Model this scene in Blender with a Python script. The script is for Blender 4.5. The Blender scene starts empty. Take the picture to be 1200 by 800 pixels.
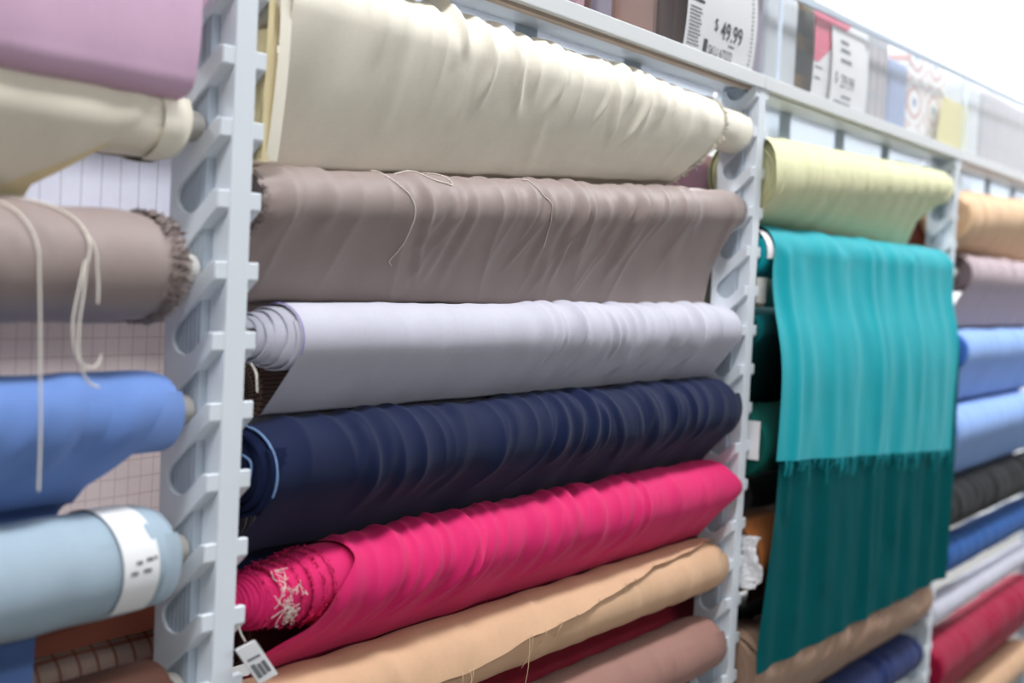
import bpy, bmesh, math, random
import numpy as np
from mathutils import Matrix, Vector

# ------------------------------------------------------------------ camera, world, lights, exposure
SC = bpy.context.scene
COL = SC.collection
PI = math.pi
CAM_POS = (-1.27438143, -1.18444628, -0.23088227)
YAW, PITCH, ROLL = 1.015079, -0.047443, 0.047834


def make_camera():
    f = Vector((math.sin(YAW) * math.cos(PITCH), math.cos(YAW) * math.cos(PITCH), math.sin(PITCH)))
    r = f.cross(Vector((0, 0, 1))).normalized()
    u = r.cross(f)
    c, s = math.cos(ROLL), math.sin(ROLL)
    r2, u2 = c * r + s * u, -s * r + c * u
    cd = bpy.data.cameras.new('camera')
    cd.sensor_width = 36.0
    cd.lens = 50.01
    cd.clip_start = 0.05
    cd.dof.use_dof = True
    cd.dof.focus_distance = 2.22
    cd.dof.aperture_fstop = 2.7
    co = bpy.data.objects.new('camera', cd)
    COL.objects.link(co)
    m = Matrix((r2, u2, -f)).transposed().to_4x4()
    m.translation = Vector(CAM_POS)
    co.matrix_world = m
    SC.camera = co


make_camera()
W = bpy.data.worlds.new('world')
SC.world = W
W.use_nodes = True
W.node_tree.nodes['Background'].inputs[0].default_value = (0.86, 0.93, 1.0, 1)
W.node_tree.nodes['Background'].inputs[1].default_value = 0.05


def area(name, loc, size, energy, rot=(0, 0, 0), color=(0.96, 0.98, 1.0)):
    l = bpy.data.lights.new(name, 'AREA')
    l.shape = 'RECTANGLE'
    l.size, l.size_y = size
    l.energy = energy
    l.color = color
    o = bpy.data.objects.new(name, l)
    o.location = loc
    o.rotation_euler = rot
    COL.objects.link(o)
    return o


# rows of fluorescent fittings under the shop ceiling; third and fourth added for front fill
area('light_row_aisle', (0.5, -0.85, 1.92), (13.0, 0.3), 195)
area('light_row_second', (0.5, -3.8, 1.92), (13.0, 0.5), 110)
area('fill_row_third', (0.5, -6.6, 1.92), (13.0, 0.5), 100)
area('fill_row_fourth', (0.5, -9.4, 1.92), (13.0, 0.5), 90)
area('light_row_rear', (1.5, 1.9, 1.92), (11.0, 0.5), 230)
area('light_row_far', (7.6, 0.6, 2.7), (0.6, 6.0), 250)

SC.view_settings.view_transform = 'Standard'
SC.view_settings.look = 'None'
SC.view_settings.gamma = 1.0
SC.view_settings.use_curve_mapping = False
SC.view_settings.exposure = 0.38
try:
    SC.cycles.use_denoising = True
    SC.cycles.max_bounces = 8
    SC.cycles.diffuse_bounces = 4
    SC.cycles.transparent_max_bounces = 12
except Exception:
    pass

# ------------------------------------------------------------------ materials
def lin(c):
    c = c / 255.0
    return c / 12.92 if c <= 0.04045 else ((c + 0.055) / 1.055) ** 2.4


def rgb(r, g, b):
    return (lin(r), lin(g), lin(b), 1.0)


def newmat(name):
    m = bpy.data.materials.new(name)
    m.use_nodes = True
    nt = m.node_tree
    return m, nt, nt.nodes['Principled BSDF']


def plain(name, col, rough=0.5, spec=0.5, metal=0.0, noise=0.03, trans=0.0):
    m, nt, b = newmat(name)
    N, L = nt.nodes, nt.links
    b.inputs['Roughness'].default_value = rough
    b.inputs['Specular IOR Level'].default_value = spec
    b.inputs['Metallic'].default_value = metal
    tc = N.new('ShaderNodeTexCoord')
    nz = N.new('ShaderNodeTexNoise')
    nz.inputs['Scale'].default_value = 14
    L.new(tc.outputs['Object'], nz.inputs['Vector'])
    mx = N.new('ShaderNodeMix')
    mx.data_type = 'RGBA'
    mx.inputs['A'].default_value = tuple(max(0, c * (1 - noise)) for c in col[:3]) + (1,)
    mx.inputs['B'].default_value = tuple(min(1, c * (1 + noise)) for c in col[:3]) + (1,)
    L.new(nz.outputs['Fac'], mx.inputs['Factor'])
    L.new(mx.outputs['Result'], b.inputs['Base Color'])
    if trans:
        thin(nt, b, mx.outputs['Result'], trans)
    return m


def uvxy(nt):
    N, L = nt.nodes, nt.links
    uv = N.new('ShaderNodeUVMap')
    sp = N.new('ShaderNodeSeparateXYZ')
    L.new(uv.outputs['UV'], sp.inputs[0])
    return uv, sp


def scaled_noise(nt, uv, sx, sy, detail=2.0):
    N, L = nt.nodes, nt.links
    mp = N.new('ShaderNodeMapping')
    mp.inputs['Scale'].default_value = (sx, sy, 1)
    L.new(uv.outputs['UV'], mp.inputs['Vector'])
    nz = N.new('ShaderNodeTexNoise')
    nz.inputs['Scale'].default_value = 1.0
    nz.inputs['Detail'].default_value = detail
    L.new(mp.outputs[0], nz.inputs['Vector'])
    return nz


def thin(nt, b, col, f):
    """thin sheet that lets light through from behind"""
    N, L = nt.nodes, nt.links
    t = N.new('ShaderNodeBsdfTranslucent')
    L.new(col, t.inputs['Color'])
    mx = N.new('ShaderNodeMixShader')
    mx.inputs[0].default_value = f
    o = [n for n in N if n.type == 'OUTPUT_MATERIAL'][0]
    L.new(b.outputs[0], mx.inputs[1]); L.new(t.outputs[0], mx.inputs[2])
    L.new(mx.outputs[0], o.inputs['Surface'])


def fabric(name, col, rough=0.8, sheen=0.0, spec=0.2, weave=0.25, var=0.10, check=None, trans=0.0):
    """woven cloth; UV is in metres (along the roll, along the cloth)"""
    m, nt, b = newmat(name)
    N, L = nt.nodes, nt.links
    uv, sp = uvxy(nt)
    a = scaled_noise(nt, uv, 45, 1500)
    c = scaled_noise(nt, uv, 1400, 40)
    g = scaled_noise(nt, uv, 9, 9)
    add = N.new('ShaderNodeMath'); add.operation = 'ADD'
    L.new(a.outputs['Fac'], add.inputs[0]); L.new(c.outputs['Fac'], add.inputs[1])
    add2 = N.new('ShaderNodeMath'); add2.operation = 'ADD'
    L.new(add.outputs[0], add2.inputs[0]); L.new(g.outputs['Fac'], add2.inputs[1])
    mr = N.new('ShaderNodeMapRange')
    mr.inputs['From Min'].default_value = 1.0
    mr.inputs['From Max'].default_value = 2.0
    L.new(add2.outputs[0], mr.inputs['Value'])
    mx = N.new('ShaderNodeMix'); mx.data_type = 'RGBA'
    mx.inputs['A'].default_value = tuple(v * (1 - var) for v in col[:3]) + (1,)
    mx.inputs['B'].default_value = tuple(min(1, v * (1 + var)) for v in col[:3]) + (1,)
    L.new(mr.outputs[0], mx.inputs['Factor'])
    out = mx.outputs['Result']
    if check:
        for (axis, period, width, ccol, offs) in check:
            ad = N.new('ShaderNodeMath'); ad.operation = 'ADD'
            ad.inputs[1].default_value = offs + 50 * period
            L.new(sp.outputs[axis], ad.inputs[0])
            md = N.new('ShaderNodeMath'); md.operation = 'MODULO'
            md.inputs[1].default_value = period
            L.new(ad.outputs[0], md.inputs[0])
            lt = N.new('ShaderNodeMath'); lt.operation = 'LESS_THAN'
            lt.inputs[1].default_value = width
            L.new(md.outputs[0], lt.inputs[0])
            hf = N.new('ShaderNodeMath'); hf.operation = 'MULTIPLY'
            hf.inputs[1].default_value = 0.7
            L.new(lt.outputs[0], hf.inputs[0])
            mm = N.new('ShaderNodeMix'); mm.data_type = 'RGBA'
            mm.inputs['B'].default_value = ccol
            L.new(hf.outputs[0], mm.inputs['Factor'])
            L.new(out, mm.inputs['A'])
            out = mm.outputs['Result']
    L.new(out, b.inputs['Base Color'])
    b.inputs['Roughness'].default_value = rough
    b.inputs['Specular IOR Level'].default_value = spec
    b.inputs['Sheen Weight'].default_value = sheen
    b.inputs['Sheen Roughness'].default_value = 0.5
    bp = N.new('ShaderNodeBump')
    bp.inputs['Strength'].default_value = weave
    bp.inputs['Distance'].default_value = 0.0006
    L.new(add.outputs[0], bp.inputs['Height'])
    L.new(bp.outputs[0], b.inputs['Normal'])
    if trans:
        thin(nt, b, out, trans)
    return m


def film_mat(name, rough=0.12, tint=(1, 1, 1, 1)):
    """thin clear plastic: mostly transparent, Fresnel reflections"""
    m = bpy.data.materials.new(name)
    m.use_nodes = True
    nt = m.node_tree
    N, L = nt.nodes, nt.links
    for n in list(N):
        N.remove(n)
    o = N.new('ShaderNodeOutputMaterial')
    t = N.new('ShaderNodeBsdfTransparent'); t.inputs[0].default_value = tint
    g = N.new('ShaderNodeBsdfGlossy'); g.inputs['Roughness'].default_value = rough
    lw = N.new('ShaderNodeLayerWeight'); lw.inputs['Blend'].default_value = 0.5
    pw = N.new('ShaderNodeMath'); pw.operation = 'POWER'; pw.inputs[1].default_value = 5.0
    L.new(lw.outputs['Facing'], pw.inputs[0])
    fr = N.new('ShaderNodeMapRange'); fr.inputs['To Min'].default_value = 0.03; fr.inputs['To Max'].default_value = 0.7
    L.new(pw.outputs[0], fr.inputs['Value'])
    mx = N.new('ShaderNodeMixShader')
    L.new(fr.outputs[0], mx.inputs[0]); L.new(t.outputs[0], mx.inputs[1]); L.new(g.outputs[0], mx.inputs[2])
    L.new(mx.outputs[0], o.inputs[0])
    return m


M_RACK = plain('rack_plastic', rgb(220, 226, 233), 0.42, 0.4, noise=0.02)
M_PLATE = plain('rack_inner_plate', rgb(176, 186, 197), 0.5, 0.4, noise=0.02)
M_SHELF = plain('shelf_enamel', rgb(214, 216, 218), 0.4, 0.4, noise=0.02)
M_PANEL = plain('panel_white', rgb(240, 246, 252), 0.5, 0.4, noise=0.015, trans=0.85)
M_SEAM = plain('panel_strip', rgb(206, 216, 226), 0.5, 0.4, noise=0.02, trans=0.3)
M_TUBE_GREY = plain('cardboard_grey', rgb(178, 174, 168), 0.85, 0.2, noise=0.08)
M_TUBE_WHITE = plain('tube_white', rgb(226, 224, 218), 0.6, 0.3, noise=0.05)
M_TUBE_TAN = plain('cardboard_tan', rgb(196, 178, 164), 0.85, 0.2, noise=0.08)
M_PAPER = plain('paper_white', rgb(232, 232, 234), 0.6, 0.3, noise=0.02)
M_STRIP_GREY = plain('strip_grey', rgb(214, 210, 204), 0.6, 0.3, noise=0.03)
M_INK = plain('ink_black', rgb(28, 28, 32), 0.6, 0.3)
M_INK_GREY = plain('ink_grey', rgb(110, 112, 120), 0.6, 0.3)
M_PINKINK = plain('ink_pink', rgb(222, 96, 128), 0.5, 0.4)
M_YELLOW = plain('card_yellow', rgb(216, 206, 128), 0.6, 0.3)
M_BLUECARD = plain('card_blue', rgb(140, 158, 196), 0.6, 0.3)
M_THREAD = plain('thread_white', rgb(228, 220, 210), 0.8, 0.2)
M_THREAD_CREAM = plain('thread_cream', rgb(226, 196, 160), 0.8, 0.2)
M_SELV_BLUE = plain('selvedge_blue', rgb(128, 160, 205), 0.8, 0.2)
M_FILM = film_mat('clear_film')
M_ACRYL = film_mat('clear_acrylic', 0.03)
M_WALL = plain('wall_paint', rgb(236, 238, 240), 0.8, 0.2, noise=0.01)
M_CEIL = plain('ceiling_paint', rgb(240, 240, 240), 0.85, 0.2, noise=0.01)
M_FLOOR = plain('floor_vinyl', rgb(112, 110, 106), 0.35, 0.5, noise=0.06)

# ------------------------------------------------------------------ helpers
def link(o):
    COL.objects.link(o)
    return o


def empty(name, loc, label=None, cat=None, group=None):
    o = bpy.data.objects.new(name, None)
    o.empty_display_size = 0.05
    o.location = loc
    link(o)
    if label: o['label'] = label
    if cat: o['category'] = cat
    if group: o['group'] = group
    return o


def wpos(o):
    p = Vector(o.location)
    while o.parent:
        o = o.parent
        p += Vector(o.location)
    return p


def obj(name, me, mat=None, parent=None, label=None, kind=None):
    """link a mesh whose coordinates are world coordinates, under parent"""
    if mat is not None and not me.materials:
        me.materials.append(mat)
    o = bpy.data.objects.new(name, me)
    link(o)
    if parent is not None:
        p = wpos(parent)
        me.transform(Matrix.Translation(-p))
        o.parent = parent
    if label: o['label'] = label
    if kind: o['kind'] = kind
    return o


def mesh_np(name, V, F, uv=None, smooth=True):
    """V (n,3), F (m,4) quads, uv (n,2) per vertex"""
    V = np.ascontiguousarray(V, dtype=np.float32).reshape(-1, 3)
    F = np.ascontiguousarray(F, dtype=np.int32).reshape(-1, 4)
    me = bpy.data.meshes.new(name)
    me.vertices.add(len(V)); me.vertices.foreach_set('co', V.ravel())
    me.loops.add(F.size); me.loops.foreach_set('vertex_index', F.ravel())
    me.polygons.add(len(F))
    me.polygons.foreach_set('loop_start', np.arange(0, F.size, 4, dtype=np.int32))
    me.polygons.foreach_set('loop_total', np.full(len(F), 4, dtype=np.int32))
    me.polygons.foreach_set('use_smooth', np.full(len(F), smooth, dtype=bool))
    if uv is not None:
        l = me.uv_layers.new(name='UVMap')
        l.data.foreach_set('uv', np.ascontiguousarray(uv, dtype=np.float32).reshape(-1, 2)[F.ravel()].ravel())
    me.update(calc_edges=True)
    me.validate()
    return me


def grid_faces(n, m, wrap=False):
    i = np.arange(n - 1)[:, None]
    j = np.arange(m if wrap else m - 1)[None, :]
    j2 = (j + 1) % m
    a = i * m + j; b = (i + 1) * m + j; c = (i + 1) * m + j2; d = i * m + j2
    return np.stack([a, b, c, d], -1).reshape(-1, 4)


def bm_mesh(bm, name, smooth=False):
    me = bpy.data.meshes.new(name)
    bmesh.ops.recalc_face_normals(bm, faces=bm.faces[:])
    for f in bm.faces:
        f.smooth = smooth
    bm.to_mesh(me)
    bm.free()
    return me


def box_bm(bm, a, b, bevel=0.0):
    vs = [bm.verts.new((x, y, z)) for x in (a[0], b[0]) for y in (a[1], b[1]) for z in (a[2], b[2])]
    fs = []
    for q in ((0, 1, 3, 2), (4, 6, 7, 5), (0, 4, 5, 1), (2, 3, 7, 6), (0, 2, 6, 4), (1, 5, 7, 3)):
        fs.append(bm.faces.new([vs[i] for i in q]))
    if bevel:
        es = set(e for f in fs for e in f.edges)
        bmesh.ops.bevel(bm, geom=list(es), offset=bevel, segments=2, affect='EDGES', profile=0.6)


def box(name, a, b, mat, parent=None, bevel=0.0, **k):
    bm = bmesh.new()
    box_bm(bm, a, b, bevel)
    return obj(name, bm_mesh(bm, name), mat, parent, **k)


def tube_arrays(pts, r, sides=6, closed_ends=True):
    P = np.asarray(pts, float)
    n = len(P)
    T = np.gradient(P, axis=0)
    T /= np.linalg.norm(T, axis=1, keepdims=True) + 1e-12
    ref = np.array([0.31, 0.2, 0.93])
    A = np.cross(T, ref); A /= np.linalg.norm(A, axis=1, keepdims=True) + 1e-12
    B = np.cross(T, A)
    rr = np.broadcast_to(np.asarray(r, float), (n,))
    th = np.linspace(0, 2 * PI, sides, endpoint=False)
    V = P[:, None, :] + rr[:, None, None] * (np.cos(th)[None, :, None] * A[:, None, :] + np.sin(th)[None, :, None] * B[:, None, :])
    return V.reshape(-1, 3), grid_faces(n, sides, True)


def smooth_pts(pts, k=6):
    P = np.asarray(pts, float)
    n = len(P)
    Q = np.vstack([2 * P[0] - P[1], P, 2 * P[-1] - P[-2]])
    out = []
    for i in range(n - 1):
        p0, p1, p2, p3 = Q[i:i + 4]
        for t in np.linspace(0, 1, k, endpoint=False):
            out.append(0.5 * ((2 * p1) + (-p0 + p2) * t + (2 * p0 - 5 * p1 + 4 * p2 - p3) * t * t + (-p0 + 3 * p1 - 3 * p2 + p3) * t ** 3))
    out.append(P[-1])
    return np.array(out)


def tube(name, pts, r, mat, parent=None, sides=6, k=6, **kw):
    P = smooth_pts(pts, k) if k > 1 else np.asarray(pts, float)
    V, F = tube_arrays(P, r, sides)
    return obj(name, mesh_np(name, V, F), mat, parent, **kw)


def many_tubes(name, lines, r, mat, parent, kind='stuff', sides=3):
    Vs, Fs, o = [], [], 0
    for L in lines:
        V, F = tube_arrays(L, r, sides)
        Vs.append(V); Fs.append(F + o); o += len(V)
    return obj(name, mesh_np(name, np.vstack(Vs), np.vstack(Fs)), mat, parent, kind=kind)


# ------------------------------------------------------------------ the room
def struct(name, a, b, mat):
    o = box(name, a, b, mat)
    o['kind'] = 'structure'
    return o


FLOOR_Z = -1.86
struct('floor', (-7, -12, FLOOR_Z - 0.1), (10, 5, FLOOR_Z), M_FLOOR)
struct('ceiling', (-7, -12, 2.8), (10, 5, 2.9), M_CEIL)
struct('wall_right', (9.5, -12, FLOOR_Z), (9.6, 5, 2.8), M_WALL)
struct('wall_back', (-7, 4.6, FLOOR_Z), (9.5, 4.7, 2.8), M_WALL)

# ------------------------------------------------------------------ the rack
BAY = 1.6          # post spacing
P = 0.0845524      # tooth pitch
TOOTH_TOP = 0.0213
SLOT_Y, SLOT_Z, SLOT_R = 0.0463, 0.0118, 0.020
AX_Y, AX_DZ = SLOT_Y, SLOT_Z - SLOT_R + 0.0186   # tube axis in a slot
TUBE_R = 0.0184


def slot_z(i):
    return -P * i + AX_DZ


def tooth_profile():
    pts = [(0, 0), (0, TOOTH_TOP), (0.009, TOOTH_TOP)]
    for a in np.radians(np.linspace(225, 360, 9)):
        pts.append((SLOT_Y + SLOT_R * math.cos(a), SLOT_Z + SLOT_R * math.sin(a)))
    pts += [(0.078, SLOT_Z), (0.078, SLOT_Z - P)]
    for a in np.radians(np.linspace(0, 45, 4)):
        pts.append((SLOT_Y + SLOT_R * math.cos(a), SLOT_Z - P + SLOT_R * math.sin(a)))
    return pts


def tooth_mesh(x0, x1, mirror=None):
    bm = bmesh.new()
    pr = tooth_profile()
    if mirror is not None:
        pr = [(mirror - y, z) for y, z in pr]
    a = [bm.verts.new((x0, y, z)) for y, z in pr]
    b = [bm.verts.new((x1, y, z)) for y, z in pr]
    bm.faces.new(a); bm.faces.new(b[::-1])
    n = len(pr)
    for i in range(n):
        bm.faces.new((a[i], b[i], b[(i + 1) % n], a[(i + 1) % n]))
    es = [e for e in bm.edges if min(abs(v.co.y - (0 if mirror is None else mirror)) for v in e.verts) < 0.0095]
    bmesh.ops.bevel(bm, geom=es, offset=0.0012, segments=1, affect='EDGES')
    me = bm_mesh(bm, 'tooth')
    me.materials.append(M_RACK)
    return me


def web_mesh(mirror=None):
    bm = bmesh.new()
    fl = lambda y: y if mirror is None else mirror - y
    box_bm(bm, (-0.0165, min(fl(-0.001), fl(0.026)), FLOOR_Z), (0.0195, max(fl(-0.001), fl(0.026)), 0.19), 0.0015)
    me = bm_mesh(bm, 'web')
    me.materials.append(M_RACK)
    return me


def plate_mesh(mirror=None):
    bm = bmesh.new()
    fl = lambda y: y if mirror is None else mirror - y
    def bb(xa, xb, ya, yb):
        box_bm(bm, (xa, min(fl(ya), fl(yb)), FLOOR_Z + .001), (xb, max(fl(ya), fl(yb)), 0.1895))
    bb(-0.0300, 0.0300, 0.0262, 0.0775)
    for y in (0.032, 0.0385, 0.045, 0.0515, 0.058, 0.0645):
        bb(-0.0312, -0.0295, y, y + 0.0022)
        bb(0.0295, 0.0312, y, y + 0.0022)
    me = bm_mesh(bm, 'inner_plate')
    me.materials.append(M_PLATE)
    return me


MIRROR = 0.2363
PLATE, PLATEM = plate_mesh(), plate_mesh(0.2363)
T_L, T_R = tooth_mesh(-0.0365, -0.010), tooth_mesh(0.010, 0.0395)
WEB = web_mesh()
TM_L, TM_R, WEBM = tooth_mesh(-0.0365, -0.010, MIRROR), tooth_mesh(0.010, 0.0395, MIRROR), web_mesh(MIRROR)


def rack_post(x, label, rear=False, i0=-2, i1=20):
    r = empty('rack_post', (x, 0, FLOOR_Z), label, 'rack post', 'notched posts of the fabric rack')
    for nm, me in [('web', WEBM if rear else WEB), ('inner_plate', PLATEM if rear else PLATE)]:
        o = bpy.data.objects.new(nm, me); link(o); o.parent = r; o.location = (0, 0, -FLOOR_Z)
    # foot carrying the post on the floor
    box('base_foot', (x - 0.03, -0.06 if not rear else 0.12, FLOOR_Z), (x + 0.03, 0.1 if not rear else 0.30, FLOOR_Z + 0.04), M_RACK, r, 0.003)
    for i in range(i0, i1 + 1):
        for me in ((TM_L, TM_R) if rear else (T_L, T_R)):
            o = bpy.data.objects.new('tooth', me); link(o); o.parent = r
            o.location = (0, 0, -P * i - FLOOR_Z)
    return r


rack_post(-BAY, 'white notched rack post beyond the left end of the nearest rolls')
rack_post(0, 'nearest white notched rack post, between the left rolls and the cream roll')
rack_post(BAY, 'white notched rack post just left of the hanging turquoise cloth')
rack_post(2 * BAY, 'white notched rack post just right of the hanging turquoise cloth')
rack_post(3 * BAY, 'white notched rack post at the far right end of the crimson and black rolls')
for k, xx in enumerate((-1.65, 0.15, 1.95, 3.75)):
    rack_post(xx, ['white rear post behind the leftmost rolls', 'white rear post hidden behind the nearest notched post',
                   'white rear post behind the dark green roll', 'white rear post behind the far right rolls'][k], rear=True)

# shelf above the rolls, one length per bay
BAYN = ['above the pink and cream rolls at left', 'above the large cream roll', 'above the pale green roll', 'above the peach roll at far right']
for k in range(0, 3):
    x0, x1 = k * BAY + 0.0015, (k + 1) * BAY - 0.0015
    r = empty('shelf', (k * BAY + BAY / 2, 0, 0.19), 'long white metal shelf with raised front lip ' + BAYN[k + 1], 'shelf', 'shelf lengths on top of the rack')
    box('shelf_board', (x0, 0.004, 0.1905), (x1, 0.125, 0.2), M_SHELF, r)
    box('front_lip', (x0, -0.006, 0.189), (x1, 0.004, 0.2175), M_SHELF, r, 0.0015)
    box('under_lip_strip', (x0 + .03, 0.012, 0.184), (x1 - .03, 0.03, 0.1905), M_TUBE_TAN if k < 1 else M_SHELF, r)  # tan strip in the first bay paints the shade line under the lip
    # white back panel under the shelf, behind the top roll
    q = empty('back_panel', (k * BAY + BAY / 2, 0.108, 0.065), 'white back panel in upright boards under the shelf, ' + BAYN[k + 1].replace('above', 'behind'), 'panel', 'back panels behind the top rolls')
    n = 4
    for j in range(n):
        a = x0 + .008 + (x1 - x0 - .016) * j / n
        b = x0 + .008 + (x1 - x0 - .016) * (j + 1) / n
        zb = 0.068 if k == 0 else 0.104
        box('board', (a + 0.004, 0.107, zb), (b - 0.004, 0.112, 0.1900), M_PANEL, q, 0.001)
        if j:
            box('upright_strip', (a - 0.035, 0.1035, zb), (a + 0.035, 0.1068, 0.1900), M_SEAM, q, 0.001)

# ------------------------------------------------------------------ cloth on rolls
class Roll:
    def __init__(s, name, label, xl, xr, il, ir, Rl, Rr, mat, tube_mat=M_TUBE_GREY, y=AX_Y, group=None, tl=None, tr=None):
        s.xl, s.xr, s.Rl, s.Rr, s.y = xl, xr, Rl, Rr, y
        # the tube reaches from post to post; its axis is fixed by the slots at its ends
        s.tl = xl - 0.03 if tl is None else tl
        s.tr = xr + 0.03 if tr is None else tr
        zl, zr = slot_z(il), slot_z(ir)
        s.k = (zr - zl) / (s.tr - s.tl)
        s.z0 = zl - s.k * s.tl
        s.mat = mat
        xc = (xl + xr) / 2
        s.root = empty('fabric_roll', (xc, y, float(s.zc(xc)) - (Rl + Rr) / 2), label, 'fabric roll', group)
        s.tube(tube_mat)

    def zc(s, x):
        return s.z0 + s.k * np.asarray(x)

    def R(s, x):
        return s.Rl + (s.Rr - s.Rl) * (np.asarray(x) - s.xl) / (s.xr - s.xl)

    def tube(s, mat):
        th = np.linspace(0, 2 * PI, 24, endpoint=False)
        rings = []
        for x, r in ((s.tl + 0.05, TUBE_R - 0.004), (s.tl, TUBE_R - 0.004), (s.tl, TUBE_R), (s.tl + 0.2, TUBE_R), (s.tr - 0.2, TUBE_R), (s.tr, TUBE_R), (s.tr, TUBE_R - 0.004), (s.tr - 0.05, TUBE_R - 0.004)):
            rings.append(np.stack([np.full(24, x), s.y - r * np.cos(th), s.zc(x) + r * np.sin(th)], -1))
        V = np.array(rings)
        me = mesh_np('tube', V, grid_faces(len(rings), 24, True), smooth=False)
        obj('cardboard_tube', me, mat, s.root)

    def layers(s, turns=7, tele_l=0.0, tele_r=0.0, pw=1.0, jit=0.0015, xl=None, xr=None, seed=1, gap=0.30, shrink=0.003, mat=None, name='wound_cloth', wob=0.0, hole=0.0):
        """the wound layers as a spiral band, open at the ends"""
        rng = np.random.default_rng(seed)
        xl = s.xl if xl is None else xl
        xr = s.xr if xr is None else xr
        n = turns * 36
        f = np.linspace(0, 1, n + 1)
        th = 2 * PI * turns * f + 0.6
        ja = np.interp(f, np.linspace(0, 1, turns * 5), rng.normal(0, jit, turns * 5))
        jb = np.interp(f, np.linspace(0, 1, turns * 5), rng.normal(0, jit, turns * 5))
        wv = np.interp(f, np.linspace(0, 1, turns * 7), rng.normal(0, wob, turns * 7))
        XL = xl + tele_l * f ** pw + ja
        XR = xr - tele_r * f ** pw + jb
        V = []
        for X, end in ((XL, 0), (XL + 0.10, 1), (XR - 0.10, 1), (XR, 0)):
            r0 = TUBE_R + 0.001 + hole
            Rm = s.R(X) - shrink
            pit = (Rm - r0) / turns
            r = r0 + (Rm - r0) * f + wv * (1 - end)
            for sg in (-1, 1):
                rr = r + sg * pit * (1 - gap) / 2
                V.append(np.stack([X, s.y - rr * np.cos(th), s.zc(X) + rr * np.sin(th)], -1))
        # order: 0 Lin,1 Lout,2 L2in,3 L2out,4 R2in,5 R2out,6 Rin,7 Rout
        ring = [0, 2, 4, 6, 7, 5, 3, 1]
        A = np.array([V[i] for i in ring])          # 8 x n+1 x 3
        Vv = A.transpose(1, 0, 2)
        F = grid_faces(n + 1, 8, True)
        uv = np.stack([Vv[..., 0], (f * turns * 0.25)[:, None] + np.zeros((1, 8))], -1)
        return obj(name, mesh_np(name, Vv, F, uv), mat or s.mat, s.root)

    def path(s, xs, phi0, phit, tail, na=70, nb=60, grow=0.0, round_l=0.0, round_r=0.0, xa=0, xb=0, rw=0.014):
        """cross-section curves (nx, n, 2) in (y, z): over the roll and down the tail"""
        R = s.R(xs) + grow
        R = R * (1 - round_l * np.exp(-(xs - xa) / rw) - round_r * np.exp(-(xb - xs) / rw))
        zc = s.zc(xs)
        ph = np.radians(np.linspace(phi0, phit, na))
        y = s.y - R[:, None] * np.cos(ph)
        z = zc[:, None] + R[:, None] * np.sin(ph)
        if tail is not None:
            p = math.radians(phit)
            ty, tz = -math.sin(p), -math.cos(p)        # direction of travel where the cloth leaves the roll
            segs_y, segs_z = [y], [z]
            py, pz = y[:, -1], z[:, -1]
            for seg in tail(xs, py, pz, ty, tz):
                cy, cz, qy, qz = seg
                t = np.linspace(0, 1, nb)[None, 1:]
                by = (1 - t) ** 2 * py[:, None] + 2 * t * (1 - t) * cy[:, None] + t * t * qy[:, None]
                bz = (1 - t) ** 2 * pz[:, None] + 2 * t * (1 - t) * cz[:, None] + t * t * qz[:, None]
                segs_y.append(by); segs_z.append(bz)
                py, pz = qy, qz
            y = np.concatenate(segs_y, 1); z = np.concatenate(segs_z, 1)
        return y, z, R

    def sheet(s, name, xa, xb, phi0=255, phit=-25, tail=None, folds=(), nx=420, ns=110, mat=None, cut=None, start=None,
              edge_l=None, edge_r=None, grow=0.0, round_l=0.10, round_r=0.10, ripple=0.0007, seed=0, label=None, rw=0.014, extra=None, fw=1.25, fa=1.6):
        rng = np.random.default_rng(seed + 77)
        xs = np.linspace(xa, xb, nx)
        y, z, R = s.path(xs, phi0, phit, tail, grow=grow, round_l=round_l, round_r=round_r, xa=xa, xb=xb, rw=rw)
        d = np.hypot(np.diff(y, axis=1), np.diff(z, axis=1))
        S = np.concatenate([np.zeros((nx, 1)), np.cumsum(d, 1)], 1)
        S -= (np.radians(phi0 - 90) * R)[:, None]       # s = 0 on top of the roll
        lo = S[:, 0].copy(); hi = S[:, -1].copy()
        if cut is not None:
            hi = np.minimum(hi, cut(xs))
        if start is not None:
            lo = np.maximum(lo, start(xs))
        G = lo[:, None] + (hi - lo)[:, None] * np.linspace(0, 1, ns)[None, :]
        Y = np.empty_like(G); Z = np.empty_like(G)
        for i in range(nx):
            Y[i] = np.interp(G[i], S[i], y[i]); Z[i] = np.interp(G[i], S[i], z[i])
        X = np.repeat(xs[:, None], ns, 1)
        # slanting end edges
        u = (xs - xa) / (xb - xa)
        if edge_l is not None:
            X = X + edge_l(G) * (1 - u[:, None])
        if edge_r is not None:
            X = X + edge_r(G) * u[:, None]
        ty = np.gradient(Y, axis=1); tz = np.gradient(Z, axis=1)
        ln = np.hypot(ty, tz) + 1e-12
        ny, nz = tz / ln, -ty / ln
        D = np.zeros_like(G)
        for (xk, m, c, w, A, sa, sb, asym) in folds:
            if asym == 0:      # gathered cloth: sharp crests between broad valleys
                t = (X - xk - m * G - c * G * G) / w
                e = np.clip((G - sa) / 0.05, 0, 1) * np.clip((sb - G) / 0.09, 0, 1)
                e = e * e * (3 - 2 * e)
                D += A * e * np.exp(-np.abs(t) ** 1.25)
                continue
            w, A = w * fw, A * fa
            t = (X - xk - m * G - c * G * G) / w
            e = np.clip((G - sa) / 0.045, 0, 1) * np.clip((sb - G) / 0.055, 0, 1)
            e = e * e * (3 - 2 * e)
            D += A * e * (np.exp(-t * t) - 0.45 * np.exp(-((t - 1.6 * asym) / 1.3) ** 2))
        for _ in range(7):
            D += ripple * rng.uniform(.3, 1) * np.sin(X * rng.uniform(8, 60) + G * rng.uniform(-25, 25) + rng.uniform(0, 6))
        if extra is not None:
            D += extra(X, G)
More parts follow.
